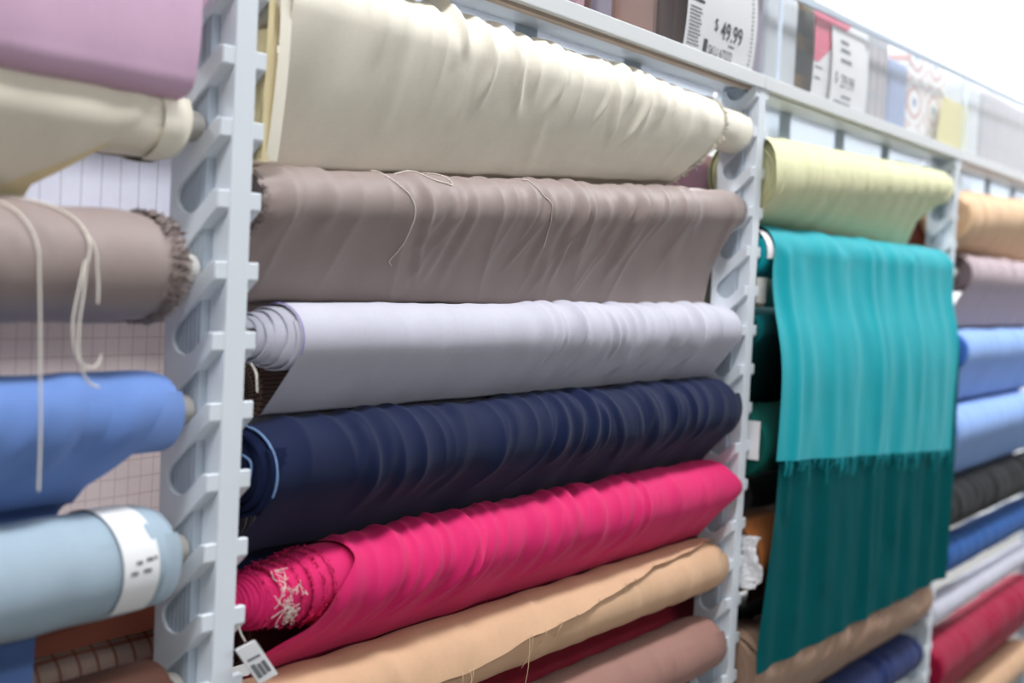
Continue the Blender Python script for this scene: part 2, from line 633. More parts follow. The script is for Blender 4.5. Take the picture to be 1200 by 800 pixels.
        Y = Y + ny * D; Z = Z + nz * D
        V = np.stack([X, Y, Z], -1)
        uv = np.stack([X, G], -1)
        me = mesh_np(name, V, grid_faces(nx, ns), uv)
        o = obj(name, me, mat or s.mat, s.root, label=label)
        s.grid = (X, G, V, ny, nz)
        return o

    def surf(s, x, sv, off=0.0006):
        """point of the last sheet at (x, s), lifted by off along the normal"""
        X, G, V, ny, nz = s.grid
        n = X.shape[0]
        j = X.shape[1] // 2
        i = int(np.argmin(np.abs(X[:, j] - x)))
        for _ in range(2):
            j = int(np.argmin(np.abs(G[i] - sv)))
            i = int(np.argmin(np.abs(X[:, j] - x)))
        i = min(max(i - (1 if X[i, j] > x else 0), 0), n - 2)
        Q = [np.array([np.interp(sv, G[k], A[k]) for A in (V[..., 0], V[..., 1], V[..., 2], ny, nz)]) for k in (i, i + 1)]
        t = np.clip((x - Q[0][0]) / (Q[1][0] - Q[0][0] + 1e-12), 0, 1)
        q = Q[0] * (1 - t) + Q[1] * t
        return np.array([q[0], q[1] + q[3] * off, q[2] + q[4] * off])

    def thread(s, pts, r=0.0007, mat=None, off=0.0012, hang=None, name='loose_thread', label=None):
        r *= 1.2
        pts = smooth_pts(np.array(pts, float), 10)
        Q = [s.surf(x, sv, off) for x, sv in pts]
        if hang:
            H = [Q[-1]]
            for h in hang:
                H.append(H[-1] + np.array(h))
            Q = Q[:-1] + list(smooth_pts(H, 6))
        return tube(name, Q, r, mat or M_THREAD, s.root, sides=5, k=1, label=label)

    def fray(s, x, side, n=260, length=0.012, Rk=1.0, mat=None, seed=3, r=0.0006, phi=(0, 360), name='frayed_edge', spread=0.006, label=None):
        """short cut yarn ends sticking out of a raw edge"""
        rng = np.random.default_rng(seed)
        L = []
        R = float(s.R(x)) * Rk
        for _ in range(n):
            a = math.radians(rng.uniform(*phi))
            r0 = R + rng.uniform(-0.004, 0.002)
            x0 = x + rng.uniform(-spread, spread)
            a2 = a + rng.normal(0, .08)
            q = []
            for t in (0, .5, 1):
                rr = r0 + t * rng.uniform(-0.001, 0.004)
                aa = a + (a2 - a) * t
                q.append((x0 + side * length * t * rng.uniform(.4, 1.1), s.y - rr * math.cos(aa), float(s.zc(x)) + rr * math.sin(aa)))
            L.append(np.array(q))
        return many_tubes(name, L, r, mat or s.mat, s.root)


def back_tail(znl, znr, Rn, xl, xr, down=0.02, clear=0.007, yb=None):
    """cloth that slants down and back behind the roll below (axis height znl..znr, radius Rn)"""
    def f(xs, py, pz, ty, tz):
        u = (xs - xl) / (xr - xl)
        zn = znl + (znr - znl) * u
        one = np.ones_like(xs)
        qy = (AX_Y + 0.022) * one
        qz = zn + np.sqrt(max(Rn ** 2 - 0.022 ** 2, 1e-6)) + clear
        L = np.hypot(qy - py, qz - pz)
        c1 = (py + ty * L * 0.45, pz + tz * L * 0.45)
        y2 = (AX_Y + Rn + 0.004 if yb is None else yb) * one
        z2 = zn - down
        L2 = np.hypot(y2 - qy, z2 - qz)
        c2y, c2z = y2, qz - 0.004
        return [(c1[0], c1[1], qy, qz), (c2y, c2z, y2, z2)]
    return f


def hang_tail(zb_l, zb_r, xl, xr, dy=0.0, bulge=0.0):
    """cloth that hangs straight down to height zb"""
    def f(xs, py, pz, ty, tz):
        u = (xs - xl) / (xr - xl)
        zb = zb_l + (zb_r - zb_l) * u
        return [(py - bulge, (pz + zb) / 2, py + dy, zb)]
    return f


def folds(n, xa, xb, A=(0.0012, 0.003), w=(0.006, 0.014), slope=(-0.25, 0.25), s=(-0.04, 0.02, 0.10, 0.22), seed=0, curve=(-1, 1), pos=None):
    rng = np.random.default_rng(seed)
    out = []
    for k in range(n):
        x = rng.uniform(xa, xb) if pos is None else pos[k % len(pos)] + rng.normal(0, .004)
        out.append((x, rng.uniform(*slope), rng.uniform(*curve), rng.uniform(*w), rng.uniform(*A),
                    rng.uniform(s[0], s[1]), rng.uniform(s[2], s[3]), rng.choice([-1, 1])))
    return out


def gathers(xa, xb, step, A, slope=(-0.15, 0.15), s=(-0.09, -0.02, 0.12, 0.22), seed=0, w=0.34, curve=(-1.0, 1.0)):
    """a row of soft creases about one step apart, some of them forking"""
    rng = np.random.default_rng(seed + 500)
    out = []
    x = xa
    while x < xb:
        st = step * rng.uniform(.65, 1.35)
        a = A * rng.uniform(.45, 1.2)
        m = rng.uniform(*slope)
        out.append((x, m, rng.uniform(*curve), st * w * rng.uniform(.8, 1.2), a, rng.uniform(s[0], s[1]), rng.uniform(s[2], s[3]), 0))
        if rng.random() < .25:
            out.append((x - .004, m - rng.uniform(.25, .5), 0, st * w * .7, a * .7, 0.03, s[3], 0))
        x += st
    return out


# cloths
C_CREAM = fabric('cloth_cream', rgb(241, 234, 217), 0.6, 0.04, 0.3)
C_CREAM_WARM = fabric('cloth_cream_warm', rgb(230, 214, 170), 0.7, 0.04, 0.2)  # warm light through the flap put into this cream; also yellow hem
C_TAUPE = fabric('cloth_taupe', rgb(150, 134, 130), 0.52, 0.04, 0.35)
C_WHITE = fabric('cloth_white', rgb(194, 193, 206), 0.75, 0.04, 0.2)
C_NAVY = fabric('cloth_navy', rgb(14, 26, 60), 0.8, 0.04, 0.15, var=0.2)
C_PINK = fabric('cloth_hot_pink', rgb(214, 38, 104), 0.75, 0.04, 0.15)
C_BEIGE = fabric('cloth_beige', rgb(204, 166, 134), 0.8, 0.04, 0.15)
C_MAUVE = fabric('cloth_rosy_brown', rgb(150, 112, 102), 0.8, 0.04, 0.15)
C_TURQ = fabric('cloth_turquoise', rgb(0, 160, 172), 0.7, 0.04, 0.2)
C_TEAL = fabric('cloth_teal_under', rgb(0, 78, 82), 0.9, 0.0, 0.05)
C_DKTEAL = fabric('cloth_dark_teal', rgb(0, 92, 96), 0.8, 0.04, 0.15)
C_DKGREEN = fabric('cloth_dark_green', rgb(8, 84, 76), 0.8, 0.04, 0.15)
C_PALEGREEN = fabric('cloth_pale_green', rgb(220, 218, 176), 0.75, 0.04, 0.2)
C_PEACH = fabric('cloth_peach', rgb(226, 188, 152), 0.75, 0.04, 0.2)
C_MAUVEGREY = fabric('cloth_mauve_grey', rgb(184, 166, 172), 0.75, 0.04, 0.2)
C_SKY = fabric('cloth_sky_blue', rgb(142, 176, 234), 0.75, 0.04, 0.2)
C_SKYDEEP = fabric('cloth_sky_blue_deep', rgb(74, 124, 208), 0.75, 0.04, 0.2)
C_BLACK = fabric('cloth_black', rgb(11, 12, 15), 0.8, 0.04, 0.2)
C_ROYAL = fabric('cloth_royal_blue', rgb(24, 80, 148), 0.75, 0.04, 0.2)
C_CRIMSON = fabric('cloth_crimson', rgb(150, 10, 54), 0.75, 0.04, 0.2)
C_NAVY2 = fabric('cloth_navy_bright', rgb(26, 42, 92), 0.75, 0.04, 0.2)
C_BROWN = fabric('cloth_chestnut', rgb(140, 82, 40), 0.75, 0.04, 0.2)
C_TAUPEBROWN = fabric('cloth_taupe_brown', rgb(164, 134, 114), 0.75, 0.04, 0.2)
C_ROSE = fabric('cloth_rose_pink', rgb(214, 178, 204), 0.7, 0.04, 0.2)
C_CREAM2 = fabric('cloth_ivory', rgb(234, 226, 208), 0.7, 0.04, 0.2)
C_BLUE = fabric('cloth_cornflower', rgb(104, 136, 198), 0.75, 0.04, 0.2)
C_PALEBLUE = fabric('cloth_pale_blue', rgb(158, 176, 190), 0.75, 0.04, 0.2)
C_COCOA = fabric('cloth_cocoa', rgb(86, 56, 46), 0.8, 0.04, 0.15)
C_LAVCHECK = fabric('cloth_lavender_check', rgb(214, 214, 228), 0.8, 0.1, 0.2, trans=0.8,
                    check=[(0, 0.030, 0.0013, rgb(120, 116, 128), 0.0)])
C_PINKCHECK = fabric('cloth_dusty_check', rgb(222, 206, 206), 0.8, 0.1, 0.2, trans=0.45,
                     check=[(0, 0.022, 0.0016, rgb(186, 162, 160), 0.0), (1, 0.022, 0.0016, rgb(190, 166, 162), 0.0)])
C_ORANGECHECK = fabric('cloth_orange_plaid', rgb(240, 226, 216), 0.8, 0.1, 0.2, trans=0.8,
                       check=[(0, 0.03, 0.005, rgb(190, 120, 92), 0.0), (1, 0.03, 0.005, rgb(196, 116, 84), 0.0)])
C_RUST = fabric('cloth_rust', rgb(150, 86, 66), 0.8, 0.1, 0.2)
C_RIBBROWN = fabric('cloth_ribbed_brown', rgb(150, 124, 108), 0.8, 0.1, 0.2, check=[(1, 0.006, 0.002, rgb(66, 52, 46), 0.0)])
C_TAN = fabric('cloth_tan', rgb(164, 150, 130), 0.8, 0.1, 0.2)
C_GREY = fabric('cloth_grey', rgb(150, 150, 160), 0.8, 0.1, 0.2)
C_MULBERRY = fabric('cloth_mulberry', rgb(176, 134, 148), 0.8, 0.1, 0.2)
C_DKRED = fabric('cloth_dark_red', rgb(150, 20, 46), 0.8, 0.1, 0.2)

TLM, TRM = 0.0325, BAY - 0.0325      # tube ends inside the posts' teeth (middle bays)
G0, G1, G2, G3 = 'fabric rolls left of the nearest post', 'fabric rolls in the middle of the rack', 'fabric rolls around the turquoise cloth', 'fabric rolls at the far right'


def bx(k, x):
    return k * BAY + x


# ---- middle bay
ml = dict(tl=TLM, tr=TRM, group=G1)
# cream
r = Roll('cream', 'large cream fabric roll directly under the shelf, its loose flap draped in crisp folds', 0.045, 1.555, -1, -1, 0.047, 0.050, C_CREAM, **ml)
r.layers(6, 0.0, 0.0, seed=4)
r.Rl, r.Rr = 0.056, 0.053
tl = back_tail(slot_z(2), slot_z(1), 0.045, 0.05, 1.45, yb=0.1)
fo = gathers(0.16, 1.2, 0.046, 0.0055, seed=1, s=(-0.1,-0.03,0.08,0.2)) + folds(15, 0.42, 1.12, (0.0022, 0.0046), (0.006, 0.013), (-0.15, 0.2), (-0.06, 0.0, 0.10, 0.2), 11) + \
     folds(14, 0.15, 1.35, (0.0010, 0.0022), (0.010, 0.022), (-0.3, 0.3), (-0.05, 0.05, 0.12, 0.28), 12)
r.sheet('draped_flap', 0.072, 1.405, phi0=230, phit=-12, tail=tl, folds=fo, nx=520, ns=120, round_l=0, round_r=0.05, seed=1,
        edge_r=lambda G: 0.006 * np.sin(G * 160) * np.cos(G * 71) - 0.08 * np.clip((G - 0.10) / 0.12, 0, 1))
rg = r.grid
L = []
rng = np.random.default_rng(5)
for k in range(420):
    sv = rng.uniform(-0.06, 0.235)
    p = r.surf(1.405 + (-0.08 * min(max((sv - .1) / .12, 0), 1)), sv, rng.uniform(-0.001, 0.003))
    q = p + np.array([rng.uniform(0.002, 0.010), rng.normal(0, .003), rng.normal(0, .003)])
    L.append(np.array([p - np.array([.006, 0, 0]), (p + q) / 2 + rng.normal(0, .0012, 3), q]))
many_tubes('fringed_selvedge', L, 0.0009, C_CREAM, r.root)
r.sheet('turned_under_flap', 0.041, 0.060, phi0=200, phit=0, tail=hang_tail(-0.108, -0.106, 0.04, 0.2, dy=0.006, bulge=0.004), mat=C_CREAM_WARM, nx=30, ns=90,
        grow=-0.014, round_l=0.0, round_r=0, seed=3, label='inner flap with warm light tinted into its cream', folds=gathers(0.04, 0.06, 0.012, 0.002, seed=31))
r.sheet('front_fold', 0.054, 0.0755, phi0=160, phit=-2, tail=hang_tail(-0.106, -0.106, 0.05, 0.1, dy=0.016, bulge=0.0), nx=16, ns=90, grow=-0.004,
        round_l=0.0, round_r=0, ripple=0.0002, edge_l=lambda G: -0.008 * np.clip((0.12 - G) / .2, 0, 1))
gy = np.linspace(0.004, 0.088, 26)[:, None] + np.zeros((1, 24))
gz = np.linspace(-0.106, 0.052, 24)[None, :] + np.zeros((26, 1))
gx = 0.0425 + 0.0022 * np.sin(gy * 190 + gz * 24) + 0.0012 * np.sin(gy * 330 - gz * 60)
obj('gathered_side', mesh_np('gs', np.stack([gx, gy - .12 * np.clip(-.06 - gz, 0, 1) * 0, gz], -1), grid_faces(26, 24), np.stack([gy, gz], -1)), C_CREAM_WARM, r.root)
# taupe
r = Roll('taupe', 'wide satiny taupe fabric roll with loose white threads, between the cream and white rolls', 0.045, 1.5605, 2, 1, 0.043, 0.044, C_TAUPE, **ml)
r.layers(6, seed=5, xl=0.055)
tl = back_tail(slot_z(4), slot_z(4), 0.046, 0.05, 1.5)
fo = gathers(0.1, 1.3, 0.048, 0.0058, (-.3, .1), seed=2, s=(-0.06,-0.01,0.12,0.28)) + folds(20, 0.10, 1.10, (0.0014, 0.0030), (0.006, 0.013), (-0.35, 0.25), (-0.03, 0.04, 0.13, 0.24), 21) + \
     folds(12, 0.6, 1.5, (0.0008, 0.002), (0.010, 0.02), (-0.3, 0.3), (-0.03, 0.05, 0.12, 0.22), 22)
r.sheet('outer_cloth', 0.05, 1.56, phit=-32, tail=tl, folds=fo, nx=520, ns=120, seed=2, edge_r=lambda G: -0.05 * np.clip((G - 0.07) / 0.12, 0, 1),
        edge_l=lambda G: 0.0025 * np.sin(G * 300))
TAUPE = r
r.thread([(0.305, 0.005), (0.325, 0.035), (0.344, 0.055), (0.356, 0.078), (0.362, 0.11), (0.36, 0.135), (0.352, 0.155), (0.36, 0.163)], label='long white loose thread')
r.thread([(0.68, 0.02), (0.708, 0.043), (0.728, 0.066), (0.742, 0.09), (0.752, 0.12), (0.757, 0.14)], label='short white loose thread')
r.thread([(0.36, 0.005), (0.41, 0.020), (0.45, 0.040), (0.465, 0.030), (0.445, 0.008), (0.42, -0.005)], label='looped white thread')
r.fray(0.055, -1, 200, 0.008, 1.0, seed=8)
# white
r = Roll('white', 'white fabric roll with lilac layered end and white tube, above the navy roll', 0.05, 1.5605, 4, 4, 0.045, 0.050, C_WHITE, M_TUBE_WHITE, **ml)
r.layers(5, 0.075, 0.0, pw=1.2, seed=6, jit=0.002, gap=0.45, wob=0.0012, hole=0.004)
tl = back_tail(slot_z(6), slot_z(6), 0.062, 0.05, 1.5)
fo = gathers(0.75, 1.5, 0.048, 0.0066, (-.25, .1), seed=3) + gathers(0.3, 0.75, 0.07, 0.0018, seed=4) + folds(18, 0.75, 1.35, (0.0016, 0.0034), (0.007, 0.013), (-0.25, 0.2), (-0.03, 0.03, 0.10, 0.2), 41) + \
     folds(6, 0.3, 0.8, (0.0006, 0.0014), (0.012, 0.025), (-0.2, 0.2), (-0.02, 0.05, 0.12, 0.22), 42)
r.sheet('outer_cloth', 0.128, 1.56, phit=-35, tail=tl, folds=fo, nx=500, ns=110, seed=4, round_l=0.02, round_r=0.10, rw=0.009, ripple=0.0004)
r.thread([(0.132, -0.02), (0.132, 0.0), (0.131, 0.03), (0.131, 0.06), (0.131, .09)], 0.0009, plain('selvedge_lilac', rgb(150, 140, 196), .8, .2), 0.0004, name='selvedge', label='lilac selvedge')
tube('hanging_yarn', [(0.056, 0.022, slot_z(4) - .030), (0.05, 0.008, slot_z(4) - .040), (0.048, 0.0045, slot_z(4) - .05), (0.049, 0.004, slot_z(4) - .064)], 0.0012, M_THREAD, r.root)
# navy
r = Roll('navy', 'thick navy blue fabric roll edged with pale blue selvedge, above the hot pink roll', 0.045, 1.538, 6, 6, 0.060, 0.066, C_NAVY, **ml)
r.layers(5, 0.02, 0.0, seed=7, jit=0.003, gap=0.2, wob=0.002)
tl = back_tail(slot_z(8), slot_z(8), 0.055, 0.05, 1.5, clear=0.004)
fo = gathers(0.15, 1.5, 0.052, 0.0068, (-.25, .1), seed=5) + folds(16, 0.2, 1.45, (0.0014, 0.0032), (0.008, 0.016), (-0.3, 0.2), (-0.03, 0.03, 0.10, 0.2), 51) + \
     folds(10, 0.8, 1.45, (0.0016, 0.0034), (0.007, 0.012), (-0.3, 0.3), (-0.03, 0.03, 0.10, 0.2), 52)
r.sheet('outer_cloth', 0.072, 1.538, phit=-40, tail=tl, folds=fo, nx=500, ns=110, seed=5, round_l=0.03, round_r=0.16, rw=0.01)
r.thread([(0.0735, v) for v in (-0.05, -0.02, 0.0, 0.02, 0.04, 0.06, 0.08, 0.10, 0.12)], 0.0013, M_SELV_BLUE, 0.0006, name='selvedge', label='pale blue selvedge')
zc = slot_z(6)
for k, line in enumerate(([(-.010, .047), (-.016, .036), (-.010, .022), (-.003, .012), (-.013, .0), (-.006, -.012), (-.016, -.026), (-.012, -.036), (.0, -.036), (.008, -.042), (.012, -.036)],
                          [(.014, .026), (.026, .018), (.027, .004), (.026, -.008)])):
    tube('inner_selvedge', [(0.046 + 0.004 * math.sin(j), r.y - .012 - a * .9, zc + b) for j, (a, b) in enumerate(line)], 0.0012, M_SELV_BLUE, r.root)
r.fray(1.534, 1, 160, 0.004, 0.76, seed=9, r=0.0008)
# hot pink
r = Roll('pink', 'hot pink fabric roll with stepped layers and frayed white yarn at its near end', 0.042, 1.56, 8, 8, 0.047, 0.050, C_PINK, M_TUBE_GREY, **ml)
Rl, Rr = r.Rl, r.Rr
r.Rl = 0.038
r.layers(8, 0.05, 0.02, pw=1.0, seed=8, jit=0.002, gap=0.35, shrink=0.0, wob=0.0006)
for q in range(7):
    r.Rl = 0.038 + 0.0026 * q; r.Rr = 0.040 + .002 * q
    r.sheet('stepped_layer', 0.092 + 0.019 * q, 0.34, phi0=300, phit=-60, nx=24, ns=80, round_l=0.03, round_r=0, ripple=0.0008, seed=20 + q,
            folds=folds(2, .1 + .012 * q, .2, (.0008, .0016), (.006, .01), (-.2, .2), (-.05, 0, .06, .1), 60 + q))
    r.fray(0.094 + 0.019 * q, -1, 140, 0.005, (r.Rl + .001) / float(r.R(0.094 + 0.019 * q)), seed=70 + q, r=0.0006, phi=(-60, 200), spread=0.001)
r.Rl, r.Rr = 0.056, 0.061
tl = back_tail(slot_z(10), slot_z(10), 0.060, 0.05, 1.5, clear=0.004)
fo = gathers(0.27, 1.15, 0.048, 0.0078, (-.6, -.15), seed=6) + gathers(1.15, 1.5, 0.06, 0.002, (-.4, -.1), seed=7) + folds(20, 0.2, 1.1, (0.0020, 0.0046), (0.009, 0.018), (-0.55, -0.1), (-0.04, 0.02, 0.10, 0.2), 61) + \
     folds(8, 0.9, 1.5, (0.0008, 0.0018), (0.010, 0.02), (-0.4, 0.1), (-0.03, 0.03, 0.10, 0.2), 62)
r.sheet('outer_cloth', 0.235, 1.558, phit=-35, tail=tl, folds=fo, nx=500, ns=110, seed=6, round_l=0.02, round_r=0.16, rw=0.022,
        edge_l=lambda G: 0.018 * np.sin(G * 22 + 1.0) - 0.105 * np.clip((G - 0.05) / 0.12, 0, 1), edge_r=lambda G: 0.045 * np.exp(-((G - 0.085) / .03) ** 2) - 0.02 * np.clip((G - 0.1) / 0.06, 0, 1))
L = []
rng = np.random.default_rng(15)
for cx, cz, cn in ((0.118, 0.022, 8), (0.115, -0.004, 7), (0.122, -0.022, 14), (0.145, 0.0, 4)):
    for k in range(cn):
        q = [np.array([cx + rng.normal(0, .006), 0, cz + rng.normal(0, .008)])]
        for j in range(5):
            q.append(q[-1] + rng.normal(0, .006, 3))
        out = []
        for v in q:
            zz = max(-0.04, min(0.04, v[2]))
            rr = 0.0475 + abs(rng.normal(0, .0015))
            out.append((v[0], r.y - math.sqrt(rr * rr - zz * zz), slot_z(8) + zz))
        L.append(smooth_pts(out, 4))
many_tubes('frayed_yarn', L, 0.0005, M_THREAD, r.root)
# beige
r = Roll('beige', 'beige fabric roll with raw cut edge along its front, below the hot pink roll', 0.045, 1.545, 10, 10, 0.060, 0.060, C_BEIGE, **ml)
r.layers(6, seed=9, shrink=0.008)
r.sheet('under_layer', 0.045, 1.54, phi0=240, phit=-70, grow=-0.006, nx=260, ns=90, seed=7, round_r=0.25, folds=folds(8, 0.2, 1.5, (.0006, .0014), (.01, .02), (-.3, .3), (-.02, .05, .1, .2), 71))
beige_cut = lambda x: np.interp(x, [.3, .45, .555, .66, .79, .96, 1.19, 1.31, 1.46, 1.5], [.115, .102, .098, .089, .080, .069, .043, .037, .026, .022]) + 0.0015 * np.sin(np.asarray(x) * 23 + 1) + 0.001 * np.sin(np.asarray(x) * 51)
r.sheet('top_layer', 0.05, 1.54, grow=0.001, phi0=230, phit=-60, nx=420, ns=100, seed=8, round_r=0.12, round_l=0,
        cut=beige_cut,
        folds=folds(5, 0.1, 0.9, (.001, .002), (.012, .02), (-.3, .3), (-.03, .03, .1, .2), 72),
        extra=lambda X, G: 0.0045 * np.clip((G - beige_cut(X) + 0.03) / 0.03, 0, 1) ** 2 + 0.006 * np.exp(-((X - 1.19) / .018) ** 2) * np.clip((G - beige_cut(X) + .02) / .02, 0, 1) + 0.005 * np.exp(-((X - 1.08) / .014) ** 2) * np.clip((G - beige_cut(X) + .02) / .02, 0, 1))
rng = np.random.default_rng(16)
for k, (x, ln) in enumerate(((0.50, .05), (0.52, .055), (0.53, .05), (0.70, .12), (0.708, .06), (0.75, .03), (0.80, .035), (0.805, .03), (0.86, .012), (0.95, .02), (1.06, .03), (1.1, .025), (1.2, .03), (1.27, .02))):
    s0 = float(beige_cut(x)) - .004
    r.thread([(x, s0), (x + .001, s0 - .001)], 0.0005, M_THREAD_CREAM, 0.004, hang=[(rng.normal(0, .0015), -0.001 + .0035 * j, -ln / 4) for j in range(4)])
# rosy brown
r = Roll('rosy', 'rosy brown fabric roll lowest in the middle bay, below the beige roll', 0.045, 1.54, 12, 12, 0.062, 0.062, C_MAUVE, **ml)
r.layers(6, seed=10)
r.sheet('outer_cloth', 0.045, 1.54, phi0=270, phit=-80, nx=260, ns=80, seed=9, round_r=0.15, folds=folds(16, 0.1, 1.5, (.0007, .0018), (.008, .016), (-.2, .2), (-.03, .05, .08, .16), 73))

# ---- left bay
ll = dict(tl=-BAY + 0.0325, tr=-0.0325, group=G0)
LX = -1.54
r = Roll('rose', 'rose pink fabric folded in a thick hanging loop at top left of the rack', LX, -0.065, -1, -1, 0.060, 0.060, C_ROSE, M_TUBE_GREY, **ll)
r.layers(6, seed=11)
def loop_tail(xs, py, pz, ty, tz):
    one = np.ones_like(xs)
    return [(py - .004, (pz + -.045) / 2, py + 0.004, -0.022 * one), (py + 0.006, -0.050 * one, py + 0.034, -0.052 * one), (py + 0.062, -0.052 * one, py + 0.064, -0.012 * one), (py + .062, 0.02 * one, py + .06, 0.03 * one)]
r.sheet('hanging_fold', LX, -0.100, phi0=200, phit=0, tail=loop_tail, nx=260, ns=130, round_l=0, round_r=0, seed=10, ripple=0.0006, grow=0.01,
        folds=folds(4, -.7, -.15, (.001, .002), (.02, .035), (-.3, .3), (-.03, .03, .1, .2), 81))
r = Roll('ivory', 'ivory fabric roll between the rose pink fold and the left taupe roll', LX, -0.083, 1, 1, 0.046, 0.047, C_CREAM2, M_TUBE_GREY, **ll)
r.layers(6, seed=12)
r.sheet('outer_cloth', LX, -0.11, phi0=250, phit=-30, nx=260, ns=100, seed=11, round_l=0, round_r=0.06, tail=back_tail(slot_z(3), slot_z(3), 0.066, LX, -.1),
        edge_r=lambda G: -0.17 * np.clip((G - 0.055) / 0.11, 0, 1), folds=folds(4, -.8, -.12, (.001, .002), (.01, .02), (-.3, .3), (-.02, .03, .1, .2), 82))
r.sheet('inner_hem', LX, -0.11, phi0=250, phit=-30, nx=200, ns=80, seed=11, grow=-0.004, round_l=0, round_r=0.06, mat=C_CREAM_WARM, tail=back_tail(slot_z(3), slot_z(3), 0.064, LX, -.1),
        edge_r=lambda G: -0.015 - 0.135 * np.clip((G - 0.055) / 0.11, 0, 1), label='yellower inner layer')
r.sheet('pale_end_band', -0.125, -0.083, phi0=265, phit=-80, nx=16, ns=80, seed=12, round_l=0, round_r=0.12, grow=0.0015, rw=0.008, mat=C_CREAM, label='paler selvedge band')
r = Roll('taupe_left', 'taupe fabric roll with fuzzy frayed end and pale threads, left of the nearest post', LX, -0.095, 3, 3, 0.063, 0.064, C_TAUPE, M_TUBE_WHITE, **ll)
r.layers(7, seed=13)
r.sheet('outer_cloth', LX, -0.108, phi0=265, phit=-85, nx=300, ns=100, seed=13, round_l=0, round_r=0.10, rw=0.02,
        folds=folds(8, -.5, -.12, (.001, .0024), (.008, .016), (-.3, .2), (-.02, .04, .09, .18), 83))
LT = r
r.fray(-0.112, 1, 900, 0.014, 0.97, seed=21, r=0.0011, spread=0.012)
for pts, hang in (([(-0.310, -0.01), (-0.268, 0.02), (-0.246, 0.05), (-0.243, 0.08), (-0.249, 0.10)], [(-.006, -.004, -.03), (-.006, -.002, -.03), (0.0, -.002, -.035), (.010, -.001, -.025), (.016, 0, -.008)]),
                  ([(-0.245, 0.06), (-0.236, 0.085), (-0.235, 0.10)], [(0.001, -.002, -.02), (0.0, .0, -.02)]),
                  ([(-0.345, 0.0), (-0.322, 0.03), (-0.312, 0.06), (-0.309, 0.09), (-0.309, 0.10)], [(0, -.004, -.05), (0.0, -.003, -.06), (0.001, -.002, -.06), (0, 0, -.06)]),
                  ([(-0.250, 0.095), (-0.252, 0.10)], [(-.012, -.006, -.03), (-.007, -.002, -.03), (0.004, -.001, -.03), (.012, -.001, -.015), (.016, 0, .0), (.006, 0, .012)])):
    r.thread(pts, 0.0011, M_THREAD, 0.002, hang=hang)
r = Roll('blue_left', 'cornflower blue fabric roll with sagging cloth, left of the nearest post', LX, -0.078, 5, 5, 0.052, 0.050, C_BLUE, M_TUBE_GREY, **ll)
r.layers(6, seed=14)
r.sheet('outer_cloth', LX, -0.08, phi0=255, phit=-28, nx=300, ns=120, seed=14, round_l=0, round_r=0.12, rw=0.02, tail=back_tail(slot_z(7), slot_z(7), 0.066, LX, -.1, down=0.16, yb=0.122),
        edge_r=lambda G: -0.10 * np.clip((G - 0.06) / 0.10, 0, 1), folds=folds(7, -.6, -.12, (.002, .004), (.014, .026), (-.9, -.3), (-.02, .03, .1, .2), 84))
r = Roll('paleblue_left', 'pale grey blue fabric roll with a white paper band, left of the nearest post', LX, -0.085, 7, 7, 0.063, 0.062, C_PALEBLUE, M_TUBE_GREY, **ll)
r.layers(7, seed=15)
r.sheet('outer_cloth', LX, -0.085, phi0=265, phit=-85, nx=300, ns=100, seed=15, round_l=0, round_r=0.14, rw=0.014,
        folds=folds(8, -.5, -.1, (.0008, .0018), (.012, .022), (-.3, .2), (-.02, .05, .09, .18), 85))
pb = r.sheet('pale_band', -0.178, -0.125, phi0=230, phit=-50, nx=14, ns=80, seed=16, round_l=0, round_r=0, grow=0.002, ripple=0.0001, mat=M_PAPER, label='white paper band with small printed marks')
for a, b, c, d in ((-.160, -.151, .088, .092), (-.145, -.135, .086, .090), (-.133, -.129, .085, .089), (-.168, -.158, .099, .103), (-.150, -.138, .098, .102)):
    V = np.array([[r.surf(x, sv, .0008) for sv in (c, d)] for x in (a, b)])
    obj('print_mark', mesh_np('print', V, grid_faces(2, 2)), M_INK_GREY, pb)
L = []
rng = np.random.default_rng(25)
for k in range(120):
    sv = rng.uniform(.03, .16)
    p = r.surf(-0.086, sv, 0)
    L.append(np.array([p, p + rng.normal(0, .002, 3), p + np.array([rng.uniform(.001, .006), rng.normal(0, .002), rng.normal(0, .002)])]))
r = Roll('cocoa_left', 'dark cocoa brown fabric roll lowest at left, below the pale grey blue roll', LX, -0.066, 9, 9, 0.042, 0.042, C_COCOA, M_TUBE_GREY, **ll)
r.layers(6, seed=16)
r.sheet('outer_cloth', LX, -0.07, phi0=265, phit=-85, nx=200, ns=80, seed=17, round_l=0, round_r=0.06, folds=folds(5, -.5, -.1, (.001, .002), (.01, .02), (-.3, .2), (-.02, .05, .06, .12), 86))

# ---- bay with the turquoise cloth
rl = dict(tl=BAY + 0.0325, tr=2 * BAY - 0.0325, group=G2)
r = Roll('palegreen', 'pale yellow green fabric roll above the hanging turquoise cloth', BAY + .041, 2 * BAY - .06, 0, -1, 0.052, 0.052, C_PALEGREEN, **rl)
r.Rl, r.Rr = 0.088, 0.056
r.layers(9, seed=17, xl=BAY + .05)
r.sheet('outer_cloth', BAY + .041, 2 * BAY - .06, phi0=250, phit=-20, nx=320, ns=90, seed=18, round_l=0, round_r=0.10, tail=back_tail(slot_z(2), slot_z(2), 0.058, BAY, 2 * BAY),
        edge_l=lambda G: -0.038 * np.exp(-((G - .13) / .055) ** 2), edge_r=lambda G: -0.22 * np.clip((G - 0.08) / 0.12, 0, 1), folds=gathers(BAY + .1, 2 * BAY - .1, .05, .0022, seed=8) + folds(10, BAY + .1, 2 * BAY - .1, (.001, .002), (.01, .02), (-.2, .3), (-.02, .04, .12, .22), 91))
r = Roll('turquoise', 'turquoise fabric roll with a long bright cloth hanging down over the rolls below', BAY + .045, 2 * BAY - .055, 2, 2, 0.054, 0.058, C_TURQ, M_TUBE_WHITE, **rl)
r.layers(6, seed=18)
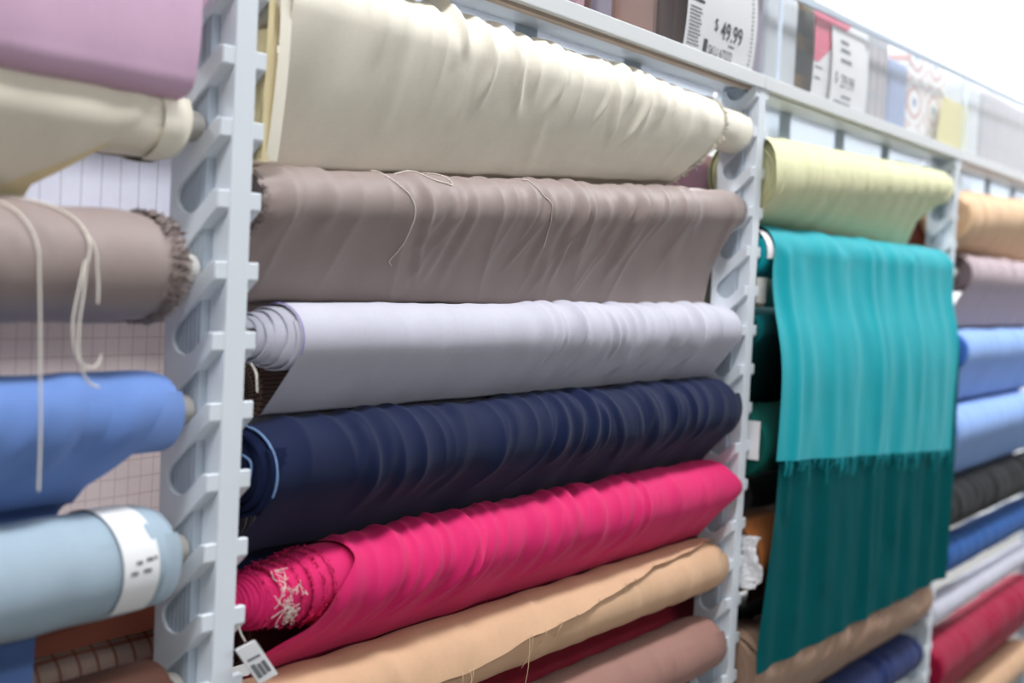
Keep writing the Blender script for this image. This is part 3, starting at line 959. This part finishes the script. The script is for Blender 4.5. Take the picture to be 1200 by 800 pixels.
r.sheet('outer_cloth', BAY + .05, 2 * BAY - .05, phi0=265, phit=-85, nx=160, ns=80, seed=19, round_r=0.2)
def drape_tail(zl, zr, y1):
    def f(xs, py, pz, ty, tz):
        u = (xs - 1.7) / 1.45
        one = np.ones_like(xs)
        zb = zl + (zr - zl) * u
        return [(py, pz - .08, (py + y1) / 2, pz - .15), (y1 * one, pz - .22, y1 * one, pz - .30), (y1 * one, pz - .35, y1 * one + .002, zb)]
    return f
RNG = np.random.default_rng(33)
dr = [(x, RNG.uniform(-.03, .03), 0, RNG.uniform(.010, .022), RNG.uniform(.002, .0055), RNG.uniform(-.06, .1), RNG.uniform(.7, 1.6), RNG.choice([-1, 1])) for x in np.linspace(1.74, 3.10, 13) + RNG.normal(0, .03, 13)]
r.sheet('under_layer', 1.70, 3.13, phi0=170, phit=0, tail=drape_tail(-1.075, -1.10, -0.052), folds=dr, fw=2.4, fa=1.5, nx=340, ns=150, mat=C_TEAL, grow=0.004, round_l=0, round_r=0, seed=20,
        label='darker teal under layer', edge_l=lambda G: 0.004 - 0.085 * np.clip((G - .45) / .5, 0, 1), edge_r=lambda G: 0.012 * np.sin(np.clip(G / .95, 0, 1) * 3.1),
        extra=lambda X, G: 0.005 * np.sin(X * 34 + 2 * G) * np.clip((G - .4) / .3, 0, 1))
r.sheet('hanging_cloth', 1.70, 3.14, phi0=200, phit=0, tail=drape_tail(-0.61, -0.70, -0.062), folds=dr, fw=2.4, fa=1.5, nx=360, ns=140, grow=0.009, round_l=0, round_r=0.0, seed=21,
        label='bright turquoise hanging cloth', edge_l=lambda G: -0.048 * np.clip(G / .28, 0, 1), edge_r=lambda G: -0.05 * np.clip(G / .5, 0, 1),
        extra=lambda X, G: 0.003 * np.sin(X * 22 + 1.5 * G) * np.clip((G - .2) / .3, 0, 1))
L = []
rng = np.random.default_rng(34)
for k in range(170):
    x = rng.uniform(1.70, 3.10)
    p = r.surf(x, 9.0, 0.001)
    ln = abs(rng.normal(0, .022)) + .006
    L.append(np.array([p, p + np.array([rng.normal(0, .002), -.001, -ln * .5]), p + np.array([rng.normal(0, .004), .002, -ln])]))
many_tubes('hem_fringe', L, 0.0008, C_TURQ, r.root)
r.sheet('pale_band', BAY + .05, BAY + .088, phi0=60, phit=-12, nx=8, ns=40, round_l=0, round_r=0, ripple=0.0001, grow=0.004, mat=M_PAPER, label='white paper band')
r.sheet('pale_band', BAY + .042, BAY + .098, phi0=-40, phit=-46, nx=8, ns=30, round_l=0, round_r=0, ripple=0.0001, grow=0.004, mat=M_STRIP_GREY, tail=hang_tail(slot_z(2) - .110, slot_z(2) - .110, 1.6, 1.7, dy=0.0), start=lambda x: 0.150 + 0 * x, label='greyish strip added in front of the stone roll')  # added strip, catching front light, in place of the shaded stone roll
r = Roll('teal', 'dark teal fabric roll with grey tube end, behind the left edge of turquoise cloth', BAY + .055, 2 * BAY - .06, 4, 4, 0.048, 0.048, C_DKTEAL, M_TUBE_GREY, **rl)
r.layers(6, seed=19)
r.sheet('outer_cloth', BAY + .065, 2 * BAY - .06, phi0=255, phit=-30, nx=120, ns=60, seed=22, tail=back_tail(slot_z(7), slot_z(7), 0.08, BAY, 2 * BAY))
r = Roll('green', 'dark green fabric roll with white label on its end, behind the turquoise cloth', BAY + .05, 2 * BAY - .06, 7, 7, 0.080, 0.08, C_DKGREEN, M_TUBE_GREY, **rl)
r.layers(10, seed=20, jit=0.001, gap=0.2)
r.sheet('outer_cloth', BAY + .05, 2 * BAY - .06, phi0=265, phit=-85, nx=120, ns=60, seed=23)
bm = bmesh.new(); box_bm(bm, (BAY + .0425, -.020, slot_z(7) - .03), (BAY + .0435, .012, slot_z(7) + .055)); obj('paper_label', bm_mesh(bm, 'l'), M_PAPER, r.root, label='white paper label')
r = Roll('chestnut', 'chestnut brown fabric roll with crumpled white tag, left behind the turquoise cloth', BAY + .05, 2 * BAY - .06, 10, 10, 0.084, 0.084, C_BROWN, M_TUBE_TAN, **rl)
r.layers(9, seed=21, jit=0.001, gap=0.2)
r.sheet('outer_cloth', BAY + .05, 2 * BAY - .06, phi0=265, phit=-85, nx=120, ns=60, seed=24)
g = np.stack(np.meshgrid(np.linspace(0, 1, 14), np.linspace(0, 1, 20), indexing='ij'), -1)
rng = np.random.default_rng(26)
V = np.zeros((14, 20, 3))
V[..., 0] = BAY + .0445 + .004 * np.sin(g[..., 1] * 9 + g[..., 0] * 5) * g[..., 1]
V[..., 1] = -.035 + .052 * g[..., 0] * (1 - .3 * np.sin(g[..., 1] * 6)) + .01 * np.sin(g[..., 1] * 7)
V[..., 2] = slot_z(10) + .055 - .115 * g[..., 1]
V += rng.normal(0, .0012, V.shape)
obj('crumpled_tag', mesh_np('tag', V, grid_faces(14, 20), smooth=False), M_PAPER, r.root, label='crumpled white plastic tag')
r = Roll('taupebrown', 'pleated taupe brown fabric roll showing below the hem of the turquoise cloth', BAY + .05, 2 * BAY - .08, 13, 14, 0.088, 0.075, C_TAUPEBROWN, **rl)
r.layers(10, seed=22, jit=0.001, gap=0.2)
r.sheet('outer_cloth', BAY + .07, 2 * BAY - .08, phit=-30, nx=360, ns=90, seed=25, tail=back_tail(slot_z(16), slot_z(16), 0.056, BAY, 2 * BAY), round_r=0.2,
        folds=gathers(BAY + .1, 2 * BAY - .1, .055, .010, (-.6, -.2), seed=9) + folds(10, BAY + .1, 2 * BAY - .1, (.002, .005), (.010, .02), (-.5, -.1), (-.04, .02, .12, .24), 92))
r = Roll('navy2', 'navy blue fabric roll lowest under the turquoise cloth, beside the third post', BAY + .05, 2 * BAY - .10, 16, 16, 0.060, 0.060, C_NAVY2, **rl)
r.layers(6, seed=23)
r.sheet('outer_cloth', BAY + .05, 2 * BAY - .10, phi0=265, phit=-85, nx=200, ns=70, seed=26, round_r=0.2, folds=folds(14, BAY + .3, 2 * BAY - .1, (.002, .003), (.012, .02), (-.3, .1), (-.03, .02, .08, .16), 93))

# ---- far right bay
fl = dict(tl=2 * BAY + 0.0325, tr=3 * BAY - 0.0325, group=G3)
FX, FE = 2 * BAY + .05, 3 * BAY - .06
r = Roll('peach', 'peach fabric roll at top right under the shelf', FX, FE, 0, -1, 0.082, 0.06, C_PEACH, **fl)
r.layers(6, seed=24)
r.sheet('outer_cloth', FX, FE, phit=-20, nx=260, ns=70, seed=27, tail=back_tail(slot_z(2), slot_z(2), 0.062, FX, FE), folds=gathers(FX + .03, FE - .3, .06, .006, (-.2, .05), seed=10) + folds(6, FX + .05, FE - .3, (.002, .004), (.012, .022), (-.3, .1), (-.03, .02, .1, .2), 94))
r = Roll('mauvegrey', 'mauve grey fabric roll with darker end, between the peach and sky blue rolls', FX + .14, FE, 2, 2, 0.064, 0.06, C_MAUVEGREY, **fl)
r.layers(9, seed=25, gap=0.2, shrink=0.008, mat=fabric('cloth_mauve_grey_deep', rgb(128, 112, 118), .8, .2, .15))
r.sheet('outer_cloth', FX + .155, FE, phit=-40, nx=240, ns=70, seed=28, tail=back_tail(slot_z(5), slot_z(5), 0.068, FX, FE, clear=.01), folds=folds(22, FX + .16, FE - .3, (.0015, .003), (.012, .022), (-.2, .1), (-.03, .02, .1, .2), 95))
r = Roll('sky1', 'upper of the two sky blue fabric rolls at far right, its end deeper blue', FX + .13, FE, 5, 5, 0.068, 0.065, C_SKY, **fl)
r.layers(9, seed=26, gap=0.2, shrink=0.008, mat=C_SKYDEEP)
r.sheet('outer_cloth', FX + .155, FE, phit=-40, nx=240, ns=70, seed=29, tail=back_tail(slot_z(8), slot_z(8), 0.075, FX, FE, clear=.008), folds=folds(12, FX + .05, FE - .3, (.0015, .003), (.012, .022), (-.4, .1), (-.03, .02, .1, .2), 96))
r = Roll('sky2', 'lower of two sky blue fabric rolls at far right, above the black roll', FX + .02, FE, 8, 8, 0.075, 0.07, C_SKY, **fl)
r.layers(9, seed=27, gap=0.2, shrink=0.008, mat=C_SKYDEEP)
r.sheet('outer_cloth', FX + .045, FE, phit=-40, nx=240, ns=70, seed=30, tail=back_tail(slot_z(11), slot_z(11), 0.076, FX, FE, clear=.008), folds=folds(6, FX + .05, FE - .3, (.001, .002), (.012, .022), (-.4, .1), (-.03, .02, .1, .2), 97))
r = Roll('black', 'black fabric roll at far right, above the royal blue roll', FX - .005, FE, 11, 11, 0.076, 0.076, C_BLACK, **fl)
r.layers(9, seed=28, gap=0.2)
r.sheet('outer_cloth', FX, FE, phi0=260, phit=-75, nx=240, ns=70, seed=31, folds=folds(16, FX + .05, FE - .3, (.002, .004), (.012, .022), (-.4, .1), (-.03, .02, .1, .2), 98))
r = Roll('royal', 'royal blue fabric roll between black roll and narrow white roll at far right', FX + .05, FE, 13, 13, 0.060, 0.06, C_ROYAL, **fl)
r.layers(8, seed=29, gap=0.2)
r.sheet('outer_cloth', FX + .065, FE, phi0=260, phit=-75, nx=200, ns=70, seed=32, folds=folds(8, FX + .05, FE - .3, (.001, .002), (.012, .022), (-.4, .1), (-.03, .02, .1, .2), 99))
r = Roll('white_far', 'narrow white fabric roll at far right, squeezed between royal blue and crimson', FX + .0, FE, 15, 15, 0.044, 0.044, C_WHITE, **fl)
r.layers(4, seed=30)
r.sheet('outer_cloth', FX, FE, phi0=260, phit=-75, nx=120, ns=50, seed=33)
r = Roll('crimson', 'crimson fabric roll at the lower right corner', FX - .005, FE, 17, 17, 0.080, 0.08, C_CRIMSON, **fl)
r.layers(8, seed=31)
r.sheet('outer_cloth', FX + .0, FE, phit=-20, nx=240, ns=70, seed=34, tail=back_tail(slot_z(20), slot_z(20), 0.067, FX, FE), folds=folds(16, FX + .05, FE - .3, (.002, .004), (.012, .022), (-.3, .1), (-.03, .02, .1, .2), 100))

r = Roll('sand_far', 'sand coloured fabric roll lowest at far right, under the crimson roll', FX, FE, 20, 20, 0.066, 0.066, C_BEIGE, **fl)
r.layers(6, seed=32)
r.sheet('outer_cloth', FX, FE, phi0=260, phit=-75, nx=160, ns=60, seed=35, folds=folds(10, FX + .05, FE - .3, (.001, .003), (.012, .022), (-.3, .1), (-.03, .02, .1, .2), 101))

# ---- rolls on the far side of the rack, seen through the gaps
RY = MIRROR - AX_Y
for (nm, label, xl, xr, i, R, mt) in (
        ('lav', 'pale lavender fabric with fine upright lines, seen between the left ivory and taupe rolls', -1.60, 0.095, 0, 0.052, C_LAVCHECK),
        ('dusty', 'dusty pink checked fabric roll, seen between the left taupe and cornflower blue rolls', -1.60, 0.095, 3, 0.042, C_PINKCHECK),
        ('rust', 'rust brown fabric roll seen under the pale grey blue roll at left', -1.60, 0.095, 8, 0.040, C_RUST),
        ('plaid', 'orange plaid fabric roll seen beside the dark cocoa roll at lower left', -1.60, 0.095, 9, 0.042, C_ORANGECHECK),
        ('rib', 'dark ribbed brown fabric roll seen under the near end of the white roll', 0.205, 1.895, 5, 0.058, C_RIBBROWN),
        ('mul', 'mulberry pink fabric roll seen beside the second post under the cream roll', 0.205, 1.895, 0, 0.054, C_MULBERRY),
        ('tan', 'tan fabric roll seen beside the second post above the white roll', 0.205, 1.895, 3, 0.056, C_TAN),
        ('red', 'dark red fabric roll seen in the gap under the beige roll', 0.205, 1.895, 11, 0.056, C_DKRED),
        ('stone', 'stone grey fabric roll seen in the gap under the paper band of the turquoise roll', 2.005, 3.695, 3, 0.056, fabric('cloth_stone', rgb(226, 220, 210), .8, 0, .2)),
        ('khaki', 'khaki fabric roll seen above the dark green roll', 2.005, 3.695, 5, 0.056, C_TAN),
        ('grey', 'grey fabric roll seen between the dark green and chestnut rolls', 2.005, 3.695, 9, 0.056, C_GREY),
        ('fill1', 'grey fabric roll hidden behind the navy and hot pink rolls', 0.205, 1.895, 7, 0.056, C_GREY),
        ('fill2', 'cocoa fabric roll hidden behind the hot pink and beige rolls', 0.205, 1.895, 9, 0.056, C_COCOA),
        ('fill3', 'black fabric roll hidden behind the beige and rosy brown rolls', 0.205, 1.895, 13, 0.056, C_BLACK),
        ('fill4', 'black fabric roll hidden behind the dark green roll', 2.005, 3.695, 7, 0.056, C_BLACK),
        ('fill5', 'cocoa fabric roll hidden behind the chestnut roll', 2.005, 3.695, 11, 0.056, C_COCOA),
        ('fill6', 'black fabric roll hidden behind the taupe brown roll', 2.005, 3.695, 13, 0.056, C_BLACK),
        ('fill7', 'cocoa fabric roll hidden behind the lowest navy roll', 2.005, 3.695, 15, 0.056, C_COCOA),
        ('fill8', 'cocoa fabric roll hidden behind the leftmost cocoa roll', -1.60, 0.095, 11, 0.056, C_COCOA),
        ('choc', 'brown fabric roll seen beside the third post under the pale green roll', 2.005, 3.695, 0, 0.056, C_RUST)):
    r = Roll(nm, label, xl, xr, i, i, R, R, mt, y=RY, group='fabric rolls on the far side of the rack', tl=xl - .021, tr=xr + .021)
    r.layers(5, seed=40)
    drop = {'lav': 0.28, 'dusty': 0.38, 'rust': 0.045}.get(nm, 0.10)
    hang = hang_tail(slot_z(i) - drop, slot_z(i) - drop, xl, xr, dy=0.004)
    r.sheet('outer_cloth', xl, xr, phi0=265, phit=0 if hang else -85, nx=200, ns=60, seed=41, tail=hang, round_l=0, round_r=0)

# ------------------------------------------------------------------ goods on the shelf
def pack(name, x0, x1, y0, y1, z0, z1, bul, mat, parent, e=5.0, n=22):
    """soft rounded package (superellipsoid with a flat-ish base)"""
    u = np.linspace(-PI / 2, PI / 2, n)
    v = np.linspace(-PI, PI, 2 * n, endpoint=False)
    f = lambda w, k: np.sign(w) * np.abs(w) ** k
    k = 2 / e
    U, Vv = np.meshgrid(u, v, indexing='ij')
    X = f(np.cos(U), k) * f(np.cos(Vv), k)
    Z = f(np.sin(U), k)
    Y = f(np.cos(U), k) * f(np.sin(Vv), k)
    Y = Y - bul * (1 - X ** 2) * (1 - Z ** 2) * (Y < 0)
    V = np.stack([(x0 + x1) / 2 + X * (x1 - x0) / 2, (y0 + y1) / 2 + Y * (y1 - y0) / 2, (z0 + z1) / 2 + Z * (z1 - z0) / 2], -1)
    uv = np.stack([V[..., 0], V[..., 2]], -1)
    return obj(name, mesh_np(name, V, grid_faces(n, 2 * n, True), uv), mat, parent)


ST = 0.2002
def shelf_pack(label, x0, x1, h, mat, y0=0.045, y1=0.12, bul=0.1, e=6):
    r = empty('bedding_package', ((x0 + x1) / 2, (y0 + y1) / 2, ST), label, 'package', 'packed bedding on the shelf')
    pack('folded_cloth', x0, x1, y0, y1, ST, ST + h * 1.12, bul, mat, r, e * 1.8)
    return r


def sheet_fn(x0, z0, ybase, bulge, H):
    """front insert sheet that bulges forward: (u along x, v up the sheet) -> world"""
    def f(u, v, off=0.0):
        t = v / H
        y = ybase - bulge * math.sin(min(max(t * 0.9 + 0.06, 0), 1) * PI) ** 0.8
        return (x0 + u, y - off, z0 + v)
    return f


def curved_sheet(name, fn, w, H, mat, parent, nu=6, nv=24, **k):
    V = np.array([[fn(u, v) for v in np.linspace(0, H, nv)] for u in np.linspace(0, w, nu)])
    return obj(name, mesh_np(name, V, grid_faces(nu, nv)), mat, parent, **k)


def text_on(fn, s, u, v, size, mat, parent, name='printed_text', bold=0.0):
    cu = bpy.data.curves.new('t', 'FONT')
    cu.body = s
    cu.size = size
    cu.offset = bold
    cu.resolution_u = 3
    to = bpy.data.objects.new('t', cu)
    link(to)
    dg = bpy.context.evaluated_depsgraph_get()
    me = bpy.data.meshes.new_from_object(to.evaluated_get(dg))
    COL.objects.unlink(to)
    bpy.data.objects.remove(to)
    bm = bmesh.new(); bm.from_mesh(me)
    bmesh.ops.subdivide_edges(bm, edges=bm.edges[:], cuts=1)
    for vt in bm.verts:
        vt.co = fn(u + vt.co.x, v + vt.co.y, 0.0012)
    bm.to_mesh(me); bm.free()
    me.materials.clear()
    return obj(name, me, mat, parent)


def patch_on(fn, u0, u1, v0, v1, mat, parent, name='printed_bar', off=0.0009, n=3):
    V = np.array([[fn(u, v, off) for v in np.linspace(v0, v1, n)] for u in (u0, u1)])
    return obj(name, mesh_np(name, V, grid_faces(2, n)), mat, parent)


C_PKA = fabric('cloth_packed_rosy_stripe', rgb(150, 118, 134), .5, .1, .4, check=[(0, .11, .045, rgb(196, 150, 160), .02), (1, .05, .02, rgb(128, 100, 118), 0)])
C_PKB = fabric('cloth_packed_brown', rgb(126, 96, 90), .45, .1, .4, var=.25)
C_PKLILAC = fabric('cloth_packed_lilac', rgb(138, 128, 146), .5, .1, .4, check=[(0, .05, .02, rgb(134, 126, 146), 0)])
C_PKGREY = fabric('cloth_packed_grey_print', rgb(152, 152, 158), .6, .1, .3, var=.3, check=[(0, .06, .02, rgb(198, 178, 184), 0), (1, .07, .02, rgb(150, 154, 164), 0)])
C_PKWHITE = fabric('cloth_packed_white', rgb(198, 204, 210), .5, .1, .4)
C_PKDARK = fabric('cloth_packed_black', rgb(40, 42, 44), .4, .1, .4, check=[(1, .09, .03, rgb(120, 92, 40), .03)])

shelf_pack('rosy striped bedding package above the middle of the cream roll', 0.30, 0.905, 0.26, C_PKA)
r = shelf_pack('brown bedding package in shiny film with a large 49.99 price sheet', 0.925, 1.665, 0.27, C_PKB, bul=.06)
pack('lilac_edge', 0.928, 0.985, 0.040, 0.118, ST, ST + .27, .02, C_PKLILAC, r, 9)
pack('brown_board', 0.995, 1.150, 0.0375, 0.118, ST, ST + .12, .02, fabric('cloth_packed_cocoa', rgb(146, 108, 98), .4, .1, .4, var=.2), r, 9)
pack('dark_gap_block', 1.165, 1.245, 0.040, 0.118, ST, ST + .27, .02, fabric('packed_gap_umber', rgb(70, 48, 44), .4, .1, .4, var=.2), r, 9)  # solid dark block colours in the shaded gap of the package
# lilac side of the same package and its shiny film folds
pack('lilac_side', 1.60, 1.672, 0.036, 0.115, ST, ST + .262, .02, C_PKLILAC, r, 8)
for q in ([(1.02, .034, ST + .19), (1.10, .034, ST + .13), (1.20, .034, ST + .075)], [(1.0, .034, ST + .07), (1.08, .034, ST + .10), (1.22, .034, ST + .11)]):
    tube('film_crease', q, 0.003, M_FILM, r)
fn = sheet_fn(1.235, ST + .004, 0.026, 0.014, 0.24)
ps = curved_sheet('price_sheet', fn, 0.345, 0.24, M_PAPER, r, label='white price sheet')
text_on(fn, '$', 0.128, 0.072, 0.034, M_INK, ps)
text_on(fn, '49.99', 0.160, 0.060, 0.050, M_INK, ps, bold=.0006)
text_on(fn, 'SKU 67222', 0.112, 0.022, 0.026, M_INK, ps)
patch_on(fn, 0.088, 0.106, 0.018, 0.048, M_INK, ps)
patch_on(fn, 0.205, 0.235, 0.049, 0.053, M_INK_GREY, ps)
patch_on(fn, 0.015, 0.075, 0.150, 0.158, M_INK_GREY, ps)
patch_on(fn, 0.015, 0.075, 0.112, 0.118, M_INK, ps)
patch_on(fn, 0.015, 0.06, 0.170, 0.19, M_PINKINK, ps)
patch_on(fn, 0.14, 0.21, 0.175, 0.185, M_INK_GREY, ps)
for k in range(11):
    patch_on(fn, 0.012, 0.068 - .004 * (k % 3), 0.028 + .007 * k, 0.0305 + .007 * k, M_INK_GREY, ps, name='printed_line')
for k in range(22):
    patch_on(fn, 0.312 + .002 * (k % 3), 0.325, 0.02 + .009 * k, 0.0225 + .009 * k, M_INK_GREY, ps, name='printed_line')
V = np.array([fn(0.085, 0.012, .001), fn(0.105, 0.012, .001), fn(0.096, 0.03, .001), fn(0.094, 0.03, .001)])
obj('printed_triangle', mesh_np('tri', V, [[0, 1, 2, 3]]), M_INK, ps)

shelf_pack('plain white bedding package just right of the clear divider', 1.715, 1.905, 0.215, C_PKWHITE, bul=.02, e=7)
r = shelf_pack('black bedding package behind a pink and white price sheet', 1.925, 2.36, 0.235, C_PKDARK, bul=.03)
fn = sheet_fn(1.945, ST + .004, 0.027, 0.008, 0.225)
ps = curved_sheet('pink_sheet', fn, 0.40, 0.225, M_PAPER, r, label='white backing sheet with pink top')
V = np.array([[fn(w * (.03 + .24 * (v - .10) / .125), v, .0012) for v in np.linspace(.10, .224, 14)] for w in (0, .5, 1)])
obj('pink_print', mesh_np('pp', V, grid_faces(3, 14)), M_PINKINK, ps)
patch_on(fn, .01, .06, .085, .09, M_INK_GREY, ps); patch_on(fn, .01, .05, .06, .065, M_INK_GREY, ps)
fn2 = sheet_fn(2.05, ST + .004, 0.019, 0.008, 0.20)
ps = curved_sheet('price_sheet', fn2, 0.25, 0.20, M_PAPER, r, label='white 29.99 price sheet')
text_on(fn2, '$', 0.025, 0.068, 0.036, M_INK, ps)
text_on(fn2, '29.99', 0.065, 0.060, 0.046, M_INK, ps)
for k, (a, b) in enumerate(((.165, .175), (.145, .155), (.12, .13))):
    patch_on(fn2, .06, .12 + .01 * k, a, b, M_INK_GREY, ps)
patch_on(fn2, .08, .15, .036, .042, M_INK_GREY, ps)
patch_on(fn2, .03, .15, .008, .026, M_INK_GREY, ps)
shelf_pack('grey printed bedding package right of the pink price sheet', 2.38, 2.60, 0.225, C_PKGREY, bul=.02)
r = shelf_pack('slim blue card package between grey and circle patterned packages', 2.61, 2.775, 0.19, M_BLUECARD, bul=.02, e=8)


def ring_mat():
    m, nt, b = newmat('cloth_ring_print')
    N, L = nt.nodes, nt.links
    uv, sp = uvxy(nt)
    mp = N.new('ShaderNodeMapping'); mp.inputs['Scale'].default_value = (5.0, 7.5, 1); mp.inputs['Location'].default_value = (.25, .1, 0)
    L.new(uv.outputs['UV'], mp.inputs['Vector'])
    fr = N.new('ShaderNodeVectorMath'); fr.operation = 'FRACTION'
    L.new(mp.outputs[0], fr.inputs[0])
    sb = N.new('ShaderNodeVectorMath'); sb.operation = 'SUBTRACT'; sb.inputs[1].default_value = (.5, .5, 0)
    L.new(fr.outputs[0], sb.inputs[0])
    ln = N.new('ShaderNodeVectorMath'); ln.operation = 'LENGTH'
    L.new(sb.outputs[0], ln.inputs[0])
    cr = N.new('ShaderNodeValToRGB')
    cr.color_ramp.interpolation = 'CONSTANT'
    e = cr.color_ramp.elements
    e[0].position = 0; e[0].color = rgb(120, 150, 186)
    e[1].position = .10; e[1].color = rgb(236, 236, 236)
    for p, c in ((.26, rgb(206, 168, 164)), (.36, rgb(236, 236, 236)), (.5, rgb(214, 186, 182)), (.56, rgb(238, 238, 238))):
        q = e.new(p); q.color = c
    L.new(ln.outputs['Value'], cr.inputs[0])
    L.new(cr.outputs[0], b.inputs['Base Color'])
    b.inputs['Roughness'].default_value = .6
    return m


shelf_pack('white bedding package printed with rosy rings and blue dots', 2.785, 3.18, 0.23, ring_mat(), bul=.02, e=8)
r = empty('yellow_card', (3.14, 0.016, 0.2195), 'plain yellow card standing in front of the ring printed package', 'card')
bm = bmesh.new()
vs = [(2.98, .014, ST), (3.33, .014, ST), (3.35, .020, ST + .165), (3.06, .020, ST + .165)]
a = [bm.verts.new(v) for v in vs]; b = [bm.verts.new((v[0], v[1] + .002, v[2])) for v in vs]
bm.faces.new(a[::-1]); bm.faces.new(b)
for i in range(4): bm.faces.new((a[i], a[(i + 1) % 4], b[(i + 1) % 4], b[i]))
obj('card_sheet', bm_mesh(bm, 'card'), M_YELLOW, r)
shelf_pack('white bedding package just right of the yellow card', 3.37, 3.60, 0.235, C_PKWHITE, bul=.02)
shelf_pack('grey rosy printed bedding package at the top right corner', 3.62, 4.75, 0.24, C_PKGREY, bul=.03)

# clear guards in front of the goods
def guard(x0, x1, h0, h1, label, rail=True):
    r = empty('clear_guard', ((x0 + x1) / 2, 0.006, 0.2005), label, 'guard', 'clear guards along the shelf')
    bm = bmesh.new()
    vs = [bm.verts.new((x, y, z)) for y in (0.0052, 0.0072) for x, z in ((x0, .2002), (x1, .2002), (x1, h1), (x0, h0))]
    for q in ((0, 1, 2, 3), (7, 6, 5, 4), (0, 4, 5, 1), (1, 5, 6, 2), (2, 6, 7, 3), (3, 7, 4, 0)):
        bm.faces.new([vs[i] for i in q])
    obj('acrylic_sheet', bm_mesh(bm, 'g'), M_ACRYL, r)
    bm = bmesh.new()
    vs = [bm.verts.new((x, y, z + d)) for y in (0.002, 0.0105) for x, z, d in ((x0, h0, -.008), (x1, h1, -.008), (x1, h1, .006), (x0, h0, .006))]
    for q in ((0, 1, 2, 3), (7, 6, 5, 4), (0, 4, 5, 1), (1, 5, 6, 2), (2, 6, 7, 3), (3, 7, 4, 0)):
        bm.faces.new([vs[i] for i in q])
    obj('top_rail', bm_mesh(bm, 'g'), M_SEAM, r)
    box('end_strip', (x0 + .0005, 0.001, .2002), (x0 + .006, 0.0100, h0 - .008), M_PANEL, r)


guard(0.01, 1.683, 0.44, 0.44, 'clear acrylic guard in front of the 49.99 price sheet')
guard(1.689, 3.25, 0.418, 0.448, 'clear acrylic guard in front of the 29.99 price sheet and yellow card')
guard(3.256, 4.79, 0.448, 0.478, 'clear acrylic guard in front of the top right packages')

# price tag in a clear sleeve, looped on the yarn below the pink roll's near end
r = empty('price_tag', (0.052, 0.0, -0.757), 'small barcode price tag in clear sleeve below the near end of the hot pink roll', 'price tag')
A0 = np.array([0.0525, 0.0, -0.7556]); AU = np.array([0.0344, 0, 0.0055]); AV = np.array([-0.0455, 0.0, 0.0522])
AN = np.array([0, -1.0, 0])


def tagbox(name, u0, u1, v0, v1, d0, d1, mat, parent=None):
    bm = bmesh.new()
    vs = [bm.verts.new(A0 + np.array([.004, -.010, 0]) + AU * u + AV * v + AN * d) for d in (d0, d1) for u, v in ((u0, v0), (u1, v0), (u1, v1), (u0, v1))]
    for q in ((0, 1, 2, 3), (7, 6, 5, 4), (0, 4, 5, 1), (1, 5, 6, 2), (2, 6, 7, 3), (3, 7, 4, 0)):
        bm.faces.new([vs[i] for i in q])
    return obj(name, bm_mesh(bm, name), mat, parent or r)


CARD = tagbox('tag_card', 0, 1, 0, 1, 0, 0.002, M_PAPER)
tagbox('clear_sleeve', -.03, 1.03, -.03, 1.05, 0.0036, 0.004, M_FILM)
for u0, u1, v0, v1 in ((.12, .34, .12, .50), (.40, .58, .14, .46), (.64, .84, .16, .48), (.15, .8, .60, .66)):
    tagbox('printed_block', u0, u1, v0, v1, 0.002, 0.0024, M_INK_GREY, CARD)
tube('tag_string', [A0 + np.array([-.02, -.008, .0575]), A0 + np.array([-.022, 0.0, .07]), A0 + np.array([-.016, .01, .09])], 0.0008, M_THREAD, r)
